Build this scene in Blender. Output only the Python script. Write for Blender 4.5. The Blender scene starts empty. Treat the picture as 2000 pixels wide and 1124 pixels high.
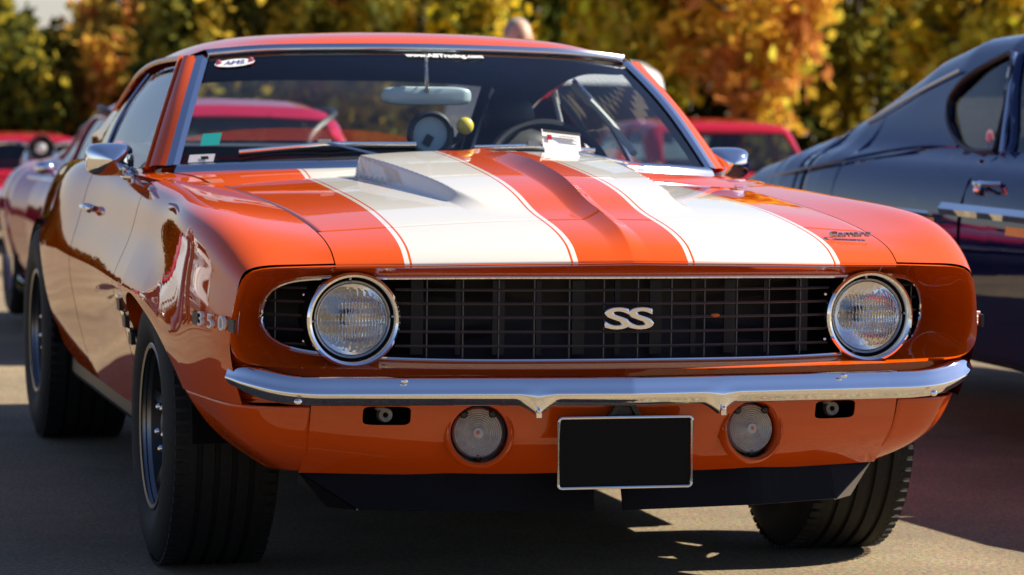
import bpy, bmesh, math, random
import numpy as np
from mathutils import Vector, Matrix, Euler
random.seed(7)
RNG = np.random.default_rng(11)
S = bpy.context.scene
COL = S.collection

# ------------------------------------------------------------------ camera
CAM_LOC = Vector((-2.0374, -6.6932, 1.1898)); YAW = 0.257254; PITCH = 0.066142; ROLL = 0.012867
fw = Vector((math.sin(YAW)*math.cos(PITCH), math.cos(YAW)*math.cos(PITCH), -math.sin(PITCH)))
rt = Vector((math.cos(YAW), -math.sin(YAW), 0)); up = rt.cross(fw)
r2 = rt*math.cos(ROLL) + up*math.sin(ROLL); u2 = -rt*math.sin(ROLL) + up*math.cos(ROLL)
cd = bpy.data.cameras.new('camera'); cam = bpy.data.objects.new('camera', cd); COL.objects.link(cam)
cam.matrix_world = Matrix(((r2.x, u2.x, -fw.x, CAM_LOC.x), (r2.y, u2.y, -fw.y, CAM_LOC.y), (r2.z, u2.z, -fw.z, CAM_LOC.z), (0, 0, 0, 1)))
cd.sensor_width = 36.0; cd.lens = 6238.37/2000*36; cd.clip_end = 2000; cd.clip_start = 0.1
cd.dof.use_dof = True; cd.dof.focus_distance = 6.98; cd.dof.aperture_fstop = 5.6; cd.dof.aperture_blades = 0
S.camera = cam

# ------------------------------------------------------------------ sky, sun, exposure
SUN_EL = math.radians(40); SUN_AZ = math.radians(-1.0)      # light comes from +x, slightly from the front of the car
SUN_DIR = Vector((math.cos(SUN_EL)*math.cos(SUN_AZ), -math.cos(SUN_EL)*math.sin(SUN_AZ), math.sin(SUN_EL)))
world = bpy.data.worlds.new('World'); S.world = world; world.use_nodes = True
nt = world.node_tree; bg = nt.nodes['Background']
sky = nt.nodes.new('ShaderNodeTexSky'); sky.sky_type = 'NISHITA'; sky.sun_disc = False
sky.sun_elevation = SUN_EL; sky.sun_rotation = math.atan2(SUN_DIR.x, SUN_DIR.y)
sky.air_density = 1.0; sky.dust_density = 0.3; sky.ozone_density = 1.6
wb = nt.nodes.new('ShaderNodeMix'); wb.data_type = 'RGBA'; wb.blend_type = 'MULTIPLY'; wb.inputs[0].default_value = 1.0; wb.inputs[7].default_value = (.98, .96, 1.13, 1)   # white balance of the sky
nt.links.new(sky.outputs[0], wb.inputs[6]); nt.links.new(wb.outputs[2], bg.inputs[0]); bg.inputs[1].default_value = 0.050
sd = bpy.data.lights.new('sun', 'SUN'); sun = bpy.data.objects.new('sun', sd); COL.objects.link(sun)
sd.energy = 5.0; sd.angle = math.radians(0.5); sd.color = (1.0, 0.91, 0.77)
sun.rotation_euler = (-SUN_DIR).to_track_quat('-Z', 'Y').to_euler()
S.view_settings.view_transform = 'Standard'; S.view_settings.look = 'None'
S.view_settings.exposure = 1.15; S.view_settings.gamma = 1.0; S.view_settings.use_curve_mapping = False
S.render.engine = 'CYCLES'
S.cycles.max_bounces = 10; S.cycles.transparent_max_bounces = 16; S.cycles.use_denoising = True
S.cycles.caustics_reflective = False; S.cycles.caustics_refractive = False

# ------------------------------------------------------------------ materials
def mat(name, col=(.5, .5, .5), rough=.5, metal=0., coat=0., spec=None, trans=0.):
    m = bpy.data.materials.new(name); m.use_nodes = True
    b = m.node_tree.nodes['Principled BSDF']
    b.inputs['Base Color'].default_value = (*col, 1); b.inputs['Roughness'].default_value = rough
    b.inputs['Metallic'].default_value = metal; b.inputs['Coat Weight'].default_value = coat
    b.inputs['Coat Roughness'].default_value = .02
    if spec is not None: b.inputs['Specular IOR Level'].default_value = spec
    b.inputs['Transmission Weight'].default_value = trans
    return m
def nodes(m): return m.node_tree.nodes, m.node_tree.links, m.node_tree.nodes['Principled BSDF']
def add_noise(m, scale, amount, detail=4, bump=0., bump_dist=.002, cols=None, bump_scale=None):
    """mottle a base colour with noise and optional bump"""
    n, l, b = nodes(m)
    tc = n.new('ShaderNodeTexCoord'); no = n.new('ShaderNodeTexNoise'); no.inputs['Scale'].default_value = scale; no.inputs['Detail'].default_value = detail
    l.new(tc.outputs['Object'], no.inputs['Vector'])
    rp = n.new('ShaderNodeValToRGB'); c = b.inputs['Base Color'].default_value[:3]
    if cols is None: cols = (tuple(v*(1-amount) for v in c), tuple(min(1, v*(1+amount)) for v in c))
    rp.color_ramp.elements[0].position = .3; rp.color_ramp.elements[1].position = .7
    rp.color_ramp.elements[0].color = (*cols[0], 1); rp.color_ramp.elements[1].color = (*cols[1], 1)
    l.new(no.outputs[0], rp.inputs[0]); l.new(rp.outputs[0], b.inputs['Base Color'])
    if bump:
        n2 = n.new('ShaderNodeTexNoise'); n2.inputs['Scale'].default_value = bump_scale or scale; n2.inputs['Detail'].default_value = 3
        l.new(tc.outputs['Object'], n2.inputs['Vector'])
        bp = n.new('ShaderNodeBump'); bp.inputs['Strength'].default_value = bump; bp.inputs['Distance'].default_value = bump_dist
        l.new(n2.outputs[0], bp.inputs['Height']); l.new(bp.outputs[0], b.inputs['Normal'])
    return m
def glass_mat(name, tint=(.90, .95, .95), refl=1.0, rough=0.0):
    m = bpy.data.materials.new(name); m.use_nodes = True; n = m.node_tree.nodes; l = m.node_tree.links
    n.remove(n['Principled BSDF']); out = n['Material Output']
    tr = n.new('ShaderNodeBsdfTransparent'); tr.inputs[0].default_value = (*tint, 1)
    gl = n.new('ShaderNodeBsdfGlossy'); gl.inputs['Roughness'].default_value = rough
    gl.inputs['Color'].default_value = (refl, refl, refl, 1)
    ge = n.new('ShaderNodeNewGeometry'); dt = n.new('ShaderNodeVectorMath'); dt.operation = 'DOT_PRODUCT'; l.new(ge.outputs['Incoming'], dt.inputs[0]); l.new(ge.outputs['Normal'], dt.inputs[1])
    ab = n.new('ShaderNodeMath'); ab.operation = 'ABSOLUTE'; l.new(dt.outputs['Value'], ab.inputs[0])
    iv = n.new('ShaderNodeMath'); iv.operation = 'SUBTRACT'; iv.inputs[0].default_value = 1; l.new(ab.outputs[0], iv.inputs[1])
    pw = n.new('ShaderNodeMath'); pw.operation = 'POWER'; l.new(iv.outputs[0], pw.inputs[0]); pw.inputs[1].default_value = 5
    fr = n.new('ShaderNodeMath'); fr.operation = 'MULTIPLY_ADD'; l.new(pw.outputs[0], fr.inputs[0]); fr.inputs[1].default_value = .92; fr.inputs[2].default_value = .05; fr.use_clamp = True
    mx = n.new('ShaderNodeMixShader'); l.new(fr.outputs[0], mx.inputs[0]); l.new(tr.outputs[0], mx.inputs[1]); l.new(gl.outputs[0], mx.inputs[2])
    l.new(mx.outputs[0], out.inputs[0]); return m

ORANGE = (.62, .076, .001)
M = {}
def paint(name, col, rough=.35):
    m = mat(name, col, .5, coat=1.0, spec=0.); n, l, b = nodes(m)
    b.inputs['Coat Roughness'].default_value = .012; b.inputs['Coat IOR'].default_value = 1.62
    tc = n.new('ShaderNodeTexCoord'); no = n.new('ShaderNodeTexNoise'); no.inputs['Scale'].default_value = 5.0; no.inputs['Detail'].default_value = 2
    l.new(tc.outputs['Object'], no.inputs['Vector'])
    bp = n.new('ShaderNodeBump'); bp.inputs['Strength'].default_value = .02; bp.inputs['Distance'].default_value = .01
    l.new(no.outputs[0], bp.inputs['Height']); l.new(bp.outputs[0], b.inputs['Coat Normal'])
    return m
M['orange'] = paint('orange_paint', ORANGE)
# hood paint: white twin stripes edged by pinstripes, laid out along the car's own x axis
def striped():
    m = paint('striped_paint', ORANGE); n, l, b = nodes(m)
    tc = n.new('ShaderNodeTexCoord'); sp = n.new('ShaderNodeSeparateXYZ'); l.new(tc.outputs['Object'], sp.inputs[0])
    ab = n.new('ShaderNodeMath'); ab.operation = 'ABSOLUTE'; l.new(sp.outputs['X'], ab.inputs[0])
    k = n.new('ShaderNodeMath'); k.operation = 'MULTIPLY_ADD'; k.inputs[1].default_value = .065; k.inputs[2].default_value = 1.0
    l.new(sp.outputs['Y'], k.inputs[0])
    mu = n.new('ShaderNodeMath'); mu.operation = 'MULTIPLY'; l.new(ab.outputs[0], mu.inputs[0]); l.new(k.outputs[0], mu.inputs[1])
    tot = None
    for c, e in ((.315, .173), (.1315, .0055), (.4985, .0055)):
        cm = n.new('ShaderNodeMath'); cm.operation = 'COMPARE'; cm.inputs[1].default_value = c; cm.inputs[2].default_value = e
        l.new(mu.outputs[0], cm.inputs[0])
        if tot is None: tot = cm
        else:
            a = n.new('ShaderNodeMath'); a.operation = 'MAXIMUM'; l.new(tot.outputs[0], a.inputs[0]); l.new(cm.outputs[0], a.inputs[1]); tot = a
    mx = n.new('ShaderNodeMix'); mx.data_type = 'RGBA'; l.new(tot.outputs[0], mx.inputs[0])
    mx.inputs[6].default_value = (*ORANGE, 1); mx.inputs[7].default_value = (.64, .62, .56, 1)
    l.new(mx.outputs[2], b.inputs['Base Color']); return m
M['striped'] = striped()
M['navy'] = paint('navy_paint', (.006, .020, .095)); M['magenta'] = paint('crimson_paint', (.40, .010, .05))
M['red'] = paint('red_paint', (.36, .006, .018)); M['white'] = paint('white_paint', (.8, .8, .78)); M['silver'] = paint('silver_paint', (.45, .52, .55))
M['chrome'] = mat('chrome', (.86, .87, .89), .035, 1.0)
M['satin'] = mat('satin_trim', (.72, .75, .80), .16, 1.0)
M['steel'] = mat('dull_steel', (.42, .42, .43), .35, 1.0)
M['black'] = mat('black_plastic', (.012, .012, .014), .42)
M['spoiler'] = mat('spoiler_black', (.004, .004, .006), .5, spec=.12)
M['dark'] = mat('dark_void', (.004, .004, .005), .9, spec=.1)
M['grille_back'] = add_noise(mat('grille_back', (.008, .006, .007), .6), 9, .6)
M['grille_bar'] = mat('grille_bar', (.085, .08, .085), .4, .5)
M['glass'] = glass_mat('window_glass'); M['tint'] = glass_mat('tinted_glass', (.30, .36, .38))
M['lens'] = mat('lamp_glass', (1, 1, 1), .0, trans=1.0); M['light_trim'] = mat('light_trim', (.6, .6, .58), .5)
M['reflector'] = mat('lamp_reflector', (.97, .97, .98), .05, .9)
M['amber'] = mat('amber_bulb', (.55, .10, .02), .3)
M['frost'] = add_noise(mat('frosted_lens', (.38, .36, .34), .22, coat=.8), 60, .15, bump=.35, bump_dist=.003)
M['rubber'] = add_noise(mat('tyre_rubber', (.010, .010, .010), .7, spec=.3), 90, .35, bump=.3, bump_dist=.0015)
M['lip'] = mat('rim_lip', (.22, .22, .23), .3, 1.0); M['rim'] = mat('dark_rim', (.02, .02, .021), .4, .3)
M['vinyl'] = add_noise(mat('black_vinyl', (.016, .016, .018), .5), 40, .3, bump=.15)
M['headliner'] = mat('headliner', (.010, .011, .016), .9)
M['white_sticker'] = mat('white_print', (.8, .8, .78), .5); M['teal'] = mat('teal_print', (.02, .42, .36), .5)
M['blue_print'] = mat('blue_print', (.05, .06, .30), .5); M['pink_print'] = mat('pink_print', (.62, .16, .25), .5)
M['tab_metal'] = add_noise(mat('tab_metal', (.22, .21, .20), .5, .3), 50, .4); M['end_plate'] = mat('sunlit_end_tone', (.45, .43, .39), .5, .6); M['plate'] = mat('plate_black', (.002, .002, .002), .6, spec=.15)
M['paper'] = mat('white_card', (.82, .82, .80), .7); M['yellow'] = mat('yellow_plastic', (.70, .55, .06), .4)
M['gauge_face'] = mat('gauge_face', (.36, .52, .58), .35); M['mirror_back'] = mat('mirror_back', (.46, .58, .60), .3, .1)
M['skin'] = mat('skin', (.55, .32, .22), .55); M['hair'] = add_noise(mat('grey_hair', (.30, .26, .22), .7), 60, .3)
M['cloth_dark'] = mat('dark_cloth', (.02, .02, .025), .85); M['cloth_maroon'] = mat('maroon_cloth', (.10, .012, .02), .85)
M['cloth_light'] = mat('light_cloth', (.55, .48, .42), .85); M['denim'] = mat('denim', (.04, .06, .12), .9)
M['red_lamp'] = mat('red_lens', (.35, .01, .01), .2, coat=.8)

# ------------------------------------------------------------------ maths and mesh helpers
def A(x): return np.array(x, float)
def cspline(P, n, t=None, mode='nat'):
    """natural cubic spline through P (k,d), resampled evenly in its chord parameter"""
    P = A(P); k = len(P)
    if k == 2: 
        s = np.linspace(0, 1, n)[:, None]; return P[0]*(1-s) + P[1]*s
    if t is None:
        t = np.concatenate([[0], np.cumsum(np.maximum(np.linalg.norm(np.diff(P, axis=0), axis=1), 1e-9)**.75)])
    t = A(t); h = np.diff(t)
    Mx = np.zeros((k, k)); R = np.zeros((k, P.shape[1])); Mx[0, 0] = Mx[-1, -1] = 1
    for i in range(1, k-1):
        Mx[i, i-1] = h[i-1]; Mx[i, i] = 2*(h[i-1]+h[i]); Mx[i, i+1] = h[i]
        R[i] = 6*((P[i+1]-P[i])/h[i] - (P[i]-P[i-1])/h[i-1])
    m = np.linalg.solve(Mx, R)
    s = np.linspace(t[0], t[-1], n) if np.isscalar(n) else A(n)
    i = np.clip(np.searchsorted(t, s, side='right')-1, 0, k-2); d = (s-t[i])[:, None]; hh = h[i][:, None]
    return P[i] + d*((P[i+1]-P[i])/hh - hh*(2*m[i]+m[i+1])/6) + d*d*m[i]/2 + d**3*(m[i+1]-m[i])/(6*hh)
def lin(P, n):
    P = A(P); t = np.concatenate([[0], np.cumsum(np.linalg.norm(np.diff(P, axis=0), axis=1))]); s = np.linspace(0, t[-1], n)
    return np.stack([np.interp(s, t, P[:, j]) for j in range(P.shape[1])], 1)
def interp(x, xs, ys): return np.interp(x, xs, ys)
def sinterp(x, xs, ys):
    """smooth interpolation of a scalar table"""
    x = np.atleast_1d(A(x)); return cspline(A(ys)[:, None], np.clip(x, xs[0], xs[-1]), t=A(xs))[:, 0]
def loft(rows, nu, nv, lu=False, lv=False):
    R = np.stack([(lin if lv else cspline)(r, nv) for r in rows])
    if len(rows) == 2 or lu: 
        return np.stack([lin(R[:, j], nu) for j in range(nv)], 1)
    return np.stack([cspline(R[:, j], nu) for j in range(nv)], 1)
def grid(G, flip=False, closeu=False, closev=False):
    nu, nv = G.shape[:2]; V = G.reshape(-1, 3); F = []
    for i in range(nu if closeu else nu-1):
        for j in range(nv if closev else nv-1):
            a, b, c, d = i*nv+j, ((i+1) % nu)*nv+j, ((i+1) % nu)*nv+(j+1) % nv, i*nv+(j+1) % nv
            F.append((a, d, c, b) if flip else (a, b, c, d))
    return V, F
def join(*vf):
    V = []; F = []; o = 0
    for v, f in vf:
        V.append(A(v).reshape(-1, 3)); F += [tuple(i+o for i in q) for q in f]; o += len(v)
    return np.concatenate(V), F
def mir(vf):
    v, f = vf; return A(v)*A([-1, 1, 1]), [tuple(reversed(q)) for q in f]
def both(vf): return join(vf, mir(vf))
def mk(name, vf, m, parent=None, smooth=True, solid=0., bevel=0., loc=None, sub=0, recalc=False, angle=40):
    v, f = vf; me = bpy.data.meshes.new(name); me.from_pydata([tuple(p) for p in A(v)], [], f); me.validate()
    if recalc:
        bm = bmesh.new(); bm.from_mesh(me); bmesh.ops.remove_doubles(bm, verts=bm.verts, dist=1e-5); bmesh.ops.recalc_face_normals(bm, faces=bm.faces); bm.to_mesh(me); bm.free()
    o = bpy.data.objects.new(name, me); COL.objects.link(o); me.materials.append(M[m] if isinstance(m, str) else m)
    if smooth:
        me.polygons.foreach_set('use_smooth', [True]*len(me.polygons))
        if angle < 180: me.set_sharp_from_angle(angle=math.radians(angle))
    if solid:
        s = o.modifiers.new('s', 'SOLIDIFY'); s.thickness = abs(solid); s.offset = -1 if solid > 0 else 1
    if bevel:
        b = o.modifiers.new('b', 'BEVEL'); b.width = bevel; b.segments = 2; b.limit_method = 'ANGLE'
    if sub:
        q = o.modifiers.new('u', 'SUBSURF'); q.levels = q.render_levels = sub
    if parent: o.parent = parent
    if loc is not None: o.location = loc
    return o
def box(c, s, rot=None):
    x, y, z = A(s)/2; v = A([(-x, -y, -z), (x, -y, -z), (x, y, -z), (-x, y, -z), (-x, -y, z), (x, -y, z), (x, y, z), (-x, y, z)])
    if rot is not None: v = v @ A(Euler(rot).to_matrix()).T
    return v + A(c), [(0, 3, 2, 1), (4, 5, 6, 7), (0, 1, 5, 4), (1, 2, 6, 5), (2, 3, 7, 6), (3, 0, 4, 7)]
def tube(path, r, n=8, closed=False, flat=None):
    """round tube along a path; r scalar or per-point; flat scales the binormal"""
    P = A(path); k = len(P); r = np.broadcast_to(A(r), (k,))
    T = (np.roll(P, -1, 0)-np.roll(P, 1, 0)) if closed else np.gradient(P, axis=0)
    T /= np.maximum(np.linalg.norm(T, axis=1, keepdims=True), 1e-9)
    ref = A([0, 0, 1.]) if abs(T[:, 2]).mean() < .8 else A([0, 1., 0])
    G = []
    for i in range(k):
        a = np.cross(T[i], ref); a /= max(np.linalg.norm(a), 1e-9); b = np.cross(a, T[i])
        G.append([P[i]+r[i]*(math.cos(q)*a+math.sin(q)*b*(flat or 1)) for q in np.linspace(0, 2*math.pi, n, endpoint=False)])
    G = A(G); V, F = grid(G, closeu=closed, closev=True)
    if not closed: F = F + [tuple(range(n)), tuple(reversed(range((k-1)*n, k*n)))]
    return V, F
def lathe(prof, n=48, axis='y', a0=0, a1=2*math.pi):
    """profile of (radius, offset along axis); axis 'y' points its offset along +y, 'x' along +x, 'z' along +z"""
    prof = A(prof); full = abs(a1-a0-2*math.pi) < 1e-6
    an = np.linspace(a0, a1, n, endpoint=not full); G = np.zeros((n, len(prof), 3))
    for i, q in enumerate(an):
        c, s = math.cos(q), math.sin(q)
        if axis == 'y': G[i] = np.stack([prof[:, 0]*c, prof[:, 1], prof[:, 0]*s], 1)
        elif axis == 'x': G[i] = np.stack([prof[:, 1], prof[:, 0]*c, prof[:, 0]*s], 1)
        else: G[i] = np.stack([prof[:, 0]*c, prof[:, 0]*s, prof[:, 1]], 1)
    return grid(G, closeu=full)
def mv(vf, d, rot=None, sc=None):
    v = A(vf[0]).copy()
    if sc is not None: v = v*A(sc)
    if rot is not None: v = v @ A(Euler(rot).to_matrix()).T
    return v+A(d), vf[1]
def disc(c, r, n=32, ry=None):
    """flat disc in the xz plane facing -y"""
    v = [(c[0]+r*math.cos(q), c[1], c[2]+(ry or r)*math.sin(q)) for q in np.linspace(0, 2*math.pi, n, endpoint=False)]
    return A(v), [tuple(range(n))]
def ellipsoid(c, s, n=16, m=10):
    th = np.linspace(0, math.pi, m); prof = [(max(1e-4, math.sin(t)), -math.cos(t)) for t in th]
    return mv(lathe(prof, n, 'z'), c, sc=s)
def bake(o):
    """replace the mesh with its modifier result"""
    dg = bpy.context.evaluated_depsgraph_get(); me = bpy.data.meshes.new_from_object(o.evaluated_get(dg)); o.modifiers.clear(); o.data = me
def cut(o, cutters):
    """boolean the cutter shapes out of o"""
    cs = []
    for c in cutters:
        k = mk('cutter', c, 'dark', smooth=False, recalc=True); b = o.modifiers.new('c', 'BOOLEAN'); b.object = k; b.operation = 'DIFFERENCE'; b.solver = 'EXACT'; cs.append(k)
    bpy.context.view_layer.update(); bake(o)
    for k in cs: bpy.data.objects.remove(k, do_unlink=True)
    for p in o.data.polygons: p.use_smooth = True
    o.data.set_sharp_from_angle(angle=math.radians(35))
def words(name, txt, size, m, parent, matrix, extrude=.001, shear=0., spacing=1., sx=1., bevel=0., bold=0.):
    cu = bpy.data.curves.new(name, 'FONT'); cu.body = txt; cu.size = size; cu.extrude = extrude; cu.shear = shear; cu.space_character = spacing
    cu.align_x = 'CENTER'; cu.align_y = 'CENTER'; cu.bevel_depth = bevel; cu.offset = bold; cu.resolution_u = 4
    t = bpy.data.objects.new(name, cu); COL.objects.link(t); bpy.context.view_layer.update()
    me = bpy.data.meshes.new_from_object(t.evaluated_get(bpy.context.evaluated_depsgraph_get())); bpy.data.objects.remove(t, do_unlink=True)
    me.transform(Matrix.Scale(sx, 4, Vector((1, 0, 0)))); me.transform(matrix)
    o = bpy.data.objects.new(name, me); COL.objects.link(o); me.materials.clear(); me.materials.append(M[m]); o.parent = parent
    return o
def frame(o, x, z):
    """matrix whose local x,y axes lie along x and z at origin o (local +z is the outward normal)"""
    x = Vector(x).normalized(); z = Vector(z).normalized(); n = x.cross(z).normalized(); z = n.cross(x)
    return Matrix(((x.x, z.x, n.x, o[0]), (x.y, z.y, n.y, o[1]), (x.z, z.z, n.z, o[2]), (0, 0, 0, 1)))
def thing(name, label, cat, loc=(0, 0, 0), rotz=0., group=None):
    o = bpy.data.objects.new(name, None); COL.objects.link(o); o.location = loc; o.rotation_euler = (0, 0, rotz); o.empty_display_size = .2
    o['label'] = label; o['category'] = cat
    if group: o['group'] = group
    return o
def copy_part(o, parent, mirror=False):
    c = o.copy(); COL.objects.link(c); c.parent = parent
    return c

# ------------------------------------------------------------------ ground
FW2 = Vector((math.sin(YAW), math.cos(YAW), 0)); RT2 = Vector((math.cos(YAW), -math.sin(YAW), 0))
def spot(depth, lat):
    """a place in the car park: metres down the view from where the photographer stands, and metres to the side"""
    p = Vector((CAM_LOC.x, CAM_LOC.y, 0)) + FW2*depth + RT2*lat; return p.x, p.y
GY = [-1e3, 5.5, 11, 17, 26, 36, 45, 1e4]; GZ = [0, 0, -.14, -.36, -.68, -.95, -1.05, -1.05]
def gz(y): return float(np.interp(y, GY, GZ))
M['asphalt'] = mat('asphalt', (.2, .17, .13), .85)
def asphalt():
    n, l, b = nodes(M['asphalt']); tc = n.new('ShaderNodeTexCoord')
    def noise(s, d, r=.6):
        q = n.new('ShaderNodeTexNoise'); q.inputs['Scale'].default_value = s; q.inputs['Detail'].default_value = d; q.inputs['Roughness'].default_value = r
        l.new(tc.outputs['Object'], q.inputs['Vector']); return q
    vo = n.new('ShaderNodeTexVoronoi'); vo.inputs['Scale'].default_value = 95; l.new(tc.outputs['Object'], vo.inputs['Vector'])
    a = noise(1.1, 7, .68); c = noise(85, 4, .8)
    r1 = n.new('ShaderNodeValToRGB'); r1.color_ramp.elements[0].position = .3; r1.color_ramp.elements[1].position = .72
    r1.color_ramp.elements[0].color = (.155, .12, .072, 1); r1.color_ramp.elements[1].color = (.35, .275, .165, 1); l.new(a.outputs[0], r1.inputs[0])
    r2 = n.new('ShaderNodeValToRGB'); r2.color_ramp.elements[0].position = .34; r2.color_ramp.elements[1].position = .68
    r2.color_ramp.elements[0].color = (.22, .21, .20, 1); r2.color_ramp.elements[1].color = (1.75, 1.7, 1.62, 1); l.new(c.outputs[0], r2.inputs[0])
    mx = n.new('ShaderNodeMix'); mx.data_type = 'RGBA'; mx.blend_type = 'MULTIPLY'; mx.inputs[0].default_value = .8
    l.new(r1.outputs[0], mx.inputs[6]); l.new(r2.outputs[0], mx.inputs[7])
    hs = n.new('ShaderNodeMix'); hs.data_type = 'RGBA'; hs.blend_type = 'MULTIPLY'; hs.inputs[0].default_value = .30
    l.new(mx.outputs[2], hs.inputs[6]); l.new(vo.outputs['Color'], hs.inputs[7]); l.new(hs.outputs[2], b.inputs['Base Color'])
    bp = n.new('ShaderNodeBump'); bp.inputs['Strength'].default_value = .7; bp.inputs['Distance'].default_value = .006
    l.new(c.outputs[0], bp.inputs['Height']); l.new(bp.outputs[0], b.inputs['Normal'])
asphalt()
xs = np.concatenate([[-600, -200, -80], np.linspace(-40, 40, 41), [80, 200, 600]]); ys = np.concatenate([[-600, -100, -30], np.linspace(-12, 60, 73), [100, 250, 900]])
g = mk('ground', grid(A([[(x, y, gz(y)) for x in xs] for y in ys]), flip=True), 'asphalt'); g['kind'] = 'structure'

# ================================================================== the orange car (nose at y=0, ground at z=0)
car = thing('muscle_car', 'orange two-door muscle car with white hood stripes and black grille, parked nose to the camera', 'car')
def part(name, vf, m, parent=None, **k): return mk(name, vf, m, parent or car, **k)
def label(o, t): o['label'] = t; return o

# ---- height tables
D_ = [0, .03, .07, .195, .5, .9, 1.235, 1.6]; Z_ = [.779, .798, .813, .837, .868, .889, .901, .909]
def zed(d): return sinterp(d, D_, Z_)
LX = [0, .147, .33, .492, .649, .75, .842]; LY = [.006, .012, .033, .062, .092, .108, .125]
def ylip(x): return sinterp(np.abs(np.atleast_1d(A(x))), LX, LY)
def xgap(y): return np.interp(y, [.09, .2, .32, .6, .95, 1.3, 1.52], [.650, .6505, .6515, .6575, .6685, .6865, .7005])
def sstep(t): t = np.clip(t, 0, 1); return t*t*(3-2*t)
def hood_z(x, y, bulge=True):
    x = A(x); ax = np.abs(x); d = np.maximum(y-ylip(x), 0); xg = xgap(y)
    z = zed(d) + .011*(1-sstep(ax/.6))*np.clip(1-d/.6, .2, 1)
    z = z + np.interp(y, [.0, .05, .3, .5, 1.3], [0, .005, .017, .025, .030])*(1-(ax/xg)**2)
    if bulge:
        w = np.interp(y, [.2, .45, 1.35], [.25, .275, .335]); dd = np.interp(y, [.3, .45, .60, 1.35], [.14, .05, .024, .014])
        B = sinterp(y, [0, .22, .40, .50, .62, .85, 1.1, 1.4], [0, 0, .002, .014, .026, .038, .046, .052])
        z = z + B*(1+.10*(1-(ax/w)**2).clip(0))*np.clip((w-ax)/dd, 0, 1)
        R = np.interp(y, [.0, .03, .12, .3, .6, .9, 1.1, 1.25], [0, .004, .015, .022, .027, .027, .020, .007])
        z = z + R*np.clip(1-ax/.042, 0, 1)**1.25
    return z
def hood_grid(y0, y1, ny, inset=.0012):
    """y0, y1: functions of x giving the front and rear edge"""
    xs = np.unique(np.concatenate([np.linspace(0, .056, 22), np.linspace(.056, .22, 12), np.linspace(.22, .345, 40), np.linspace(.345, 1, 24)]))
    xs = xs[xs <= 1]; u = np.where(xs < .345, xs, .345+(xs-.345)/(1-.345)); half = []
    G = []
    for t in np.linspace(0, 1, ny):
        row = []
        for q in xs:
            # last column lies on the gap line
            y = 0.
            if q < .345: x = q
            else:
                yy = y0(.65)*(1-t)+y1(.65)*t; x = .345+(q-.345)/(1-.345)*(xgap(yy)-inset-.345)
            y = y0(x)*(1-t)+y1(x)*t; row.append((x, y, 0))
        G.append(row)
    G = A(G)
    for i in range(G.shape[0]): G[i, :, 2] = [hood_z(x, y)[()] if np.ndim(hood_z(x, y)) == 0 else hood_z(x, y)[0] for x, y in G[i, :, :2]]
    L = G[:, :0:-1].copy(); L[:, :, 0] *= -1
    return np.concatenate([L, G], 1)
yl = lambda x: float(ylip(x)[0])
seam = lambda x: float(.287 - .02*(1-(x/.65)**2))
rear = lambda x: float(1.41 - .075*(abs(x)/.686)**2)
hd = hood_grid(lambda x: yl(x), lambda x: seam(x)-.0015, 18)
ho = hood_grid(lambda x: seam(x)+.0015, rear, 70)
def lipcurl(G):
    """roll the front edge down and under"""
    f = G[0]; r1 = f + A([0, -.004, -.004]); r2_ = f + A([0, -.003, -.011])
    return np.concatenate([[r2_], [r1], G])
header = part('header_panel', grid(lipcurl(hd), flip=True), 'striped', angle=60)
hood = part('hood', grid(ho, flip=True), 'striped', angle=50, solid=.006)
# rear-facing mouth of the hood bulge
re = ho[-1]; mask = np.abs(re[:, 0]) < .33
rr = re[mask]; lo = rr.copy(); lo[:, 2] = [hood_z(x, y, False)[0]+.004 for x, y in lo[:, :2]]
part('hood_mouth', grid(np.stack([rr+A([0, -.004, -.006]), lo+A([0, -.004, 0])])), 'dark', hood)

# ---- body side: control sections (x, z) from the hood gap to the lower edge
SEC = {
 .125: [(.652,.779),(.75,.776),(.826,.768),(.845,.756),(.857,.72),(.867,.66),(.870,.60),(.858,.53),(.838,.465)],
 .20:  [(.652,.819),(.75,.817),(.825,.808),(.862,.785),(.875,.735),(.884,.67),(.887,.60),(.874,.53),(.852,.465)],
 .32:  [(.653,.842),(.75,.847),(.842,.846),(.882,.820),(.895,.755),(.904,.68),(.906,.60),(.896,.53),(.878,.465)],
 .60:  [(.659,.869),(.755,.878),(.855,.880),(.898,.857),(.913,.79),(.924,.70),(.930,.62),(.927,.54),(.912,.465)],
 .95:  [(.670,.889),(.765,.895),(.842,.892),(.876,.868),(.898,.80),(.922,.72),(.941,.65),(.930,.55),(.90,.44)],
 1.3:  [(.688,.902),(.765,.905),(.835,.901),(.868,.876),(.890,.81),(.914,.73),(.934,.65),(.912,.53),(.862,.31)],
 1.52: [(.702,.909),(.775,.911),(.832,.906),(.862,.880),(.884,.815),(.908,.73),(.928,.65),(.905,.51),(.850,.30)],
 2.0:  [(.80,.915),(.815,.915),(.833,.909),(.854,.885),(.876,.82),(.899,.735),(.916,.65),(.900,.50),(.85,.30)],
 2.62: [(.80,.918),(.815,.918),(.833,.912),(.854,.889),(.877,.825),(.901,.735),(.918,.65),(.903,.5),(.85,.30)],
 3.1:  [(.72,.915),(.76,.92),(.80,.918),(.845,.90),(.885,.835),(.905,.75),(.918,.65),(.912,.5),(.85,.31)],
 3.68: [(.68,.90),(.71,.905),(.745,.902),(.785,.885),(.83,.82),(.858,.74),(.892,.64),(.908,.52),(.90,.44)],
 4.2:  [(.64,.89),(.68,.89),(.72,.885),(.755,.865),(.79,.80),(.82,.72),(.845,.64),(.86,.5),(.82,.35)],
 4.65: [(.56,.87),(.62,.87),(.67,.865),(.71,.84),(.745,.79),(.77,.72),(.785,.64),(.78,.5),(.74,.4)]}
SY = sorted(SEC); SP = A([A(SEC[y]).ravel() for y in SY])
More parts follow.
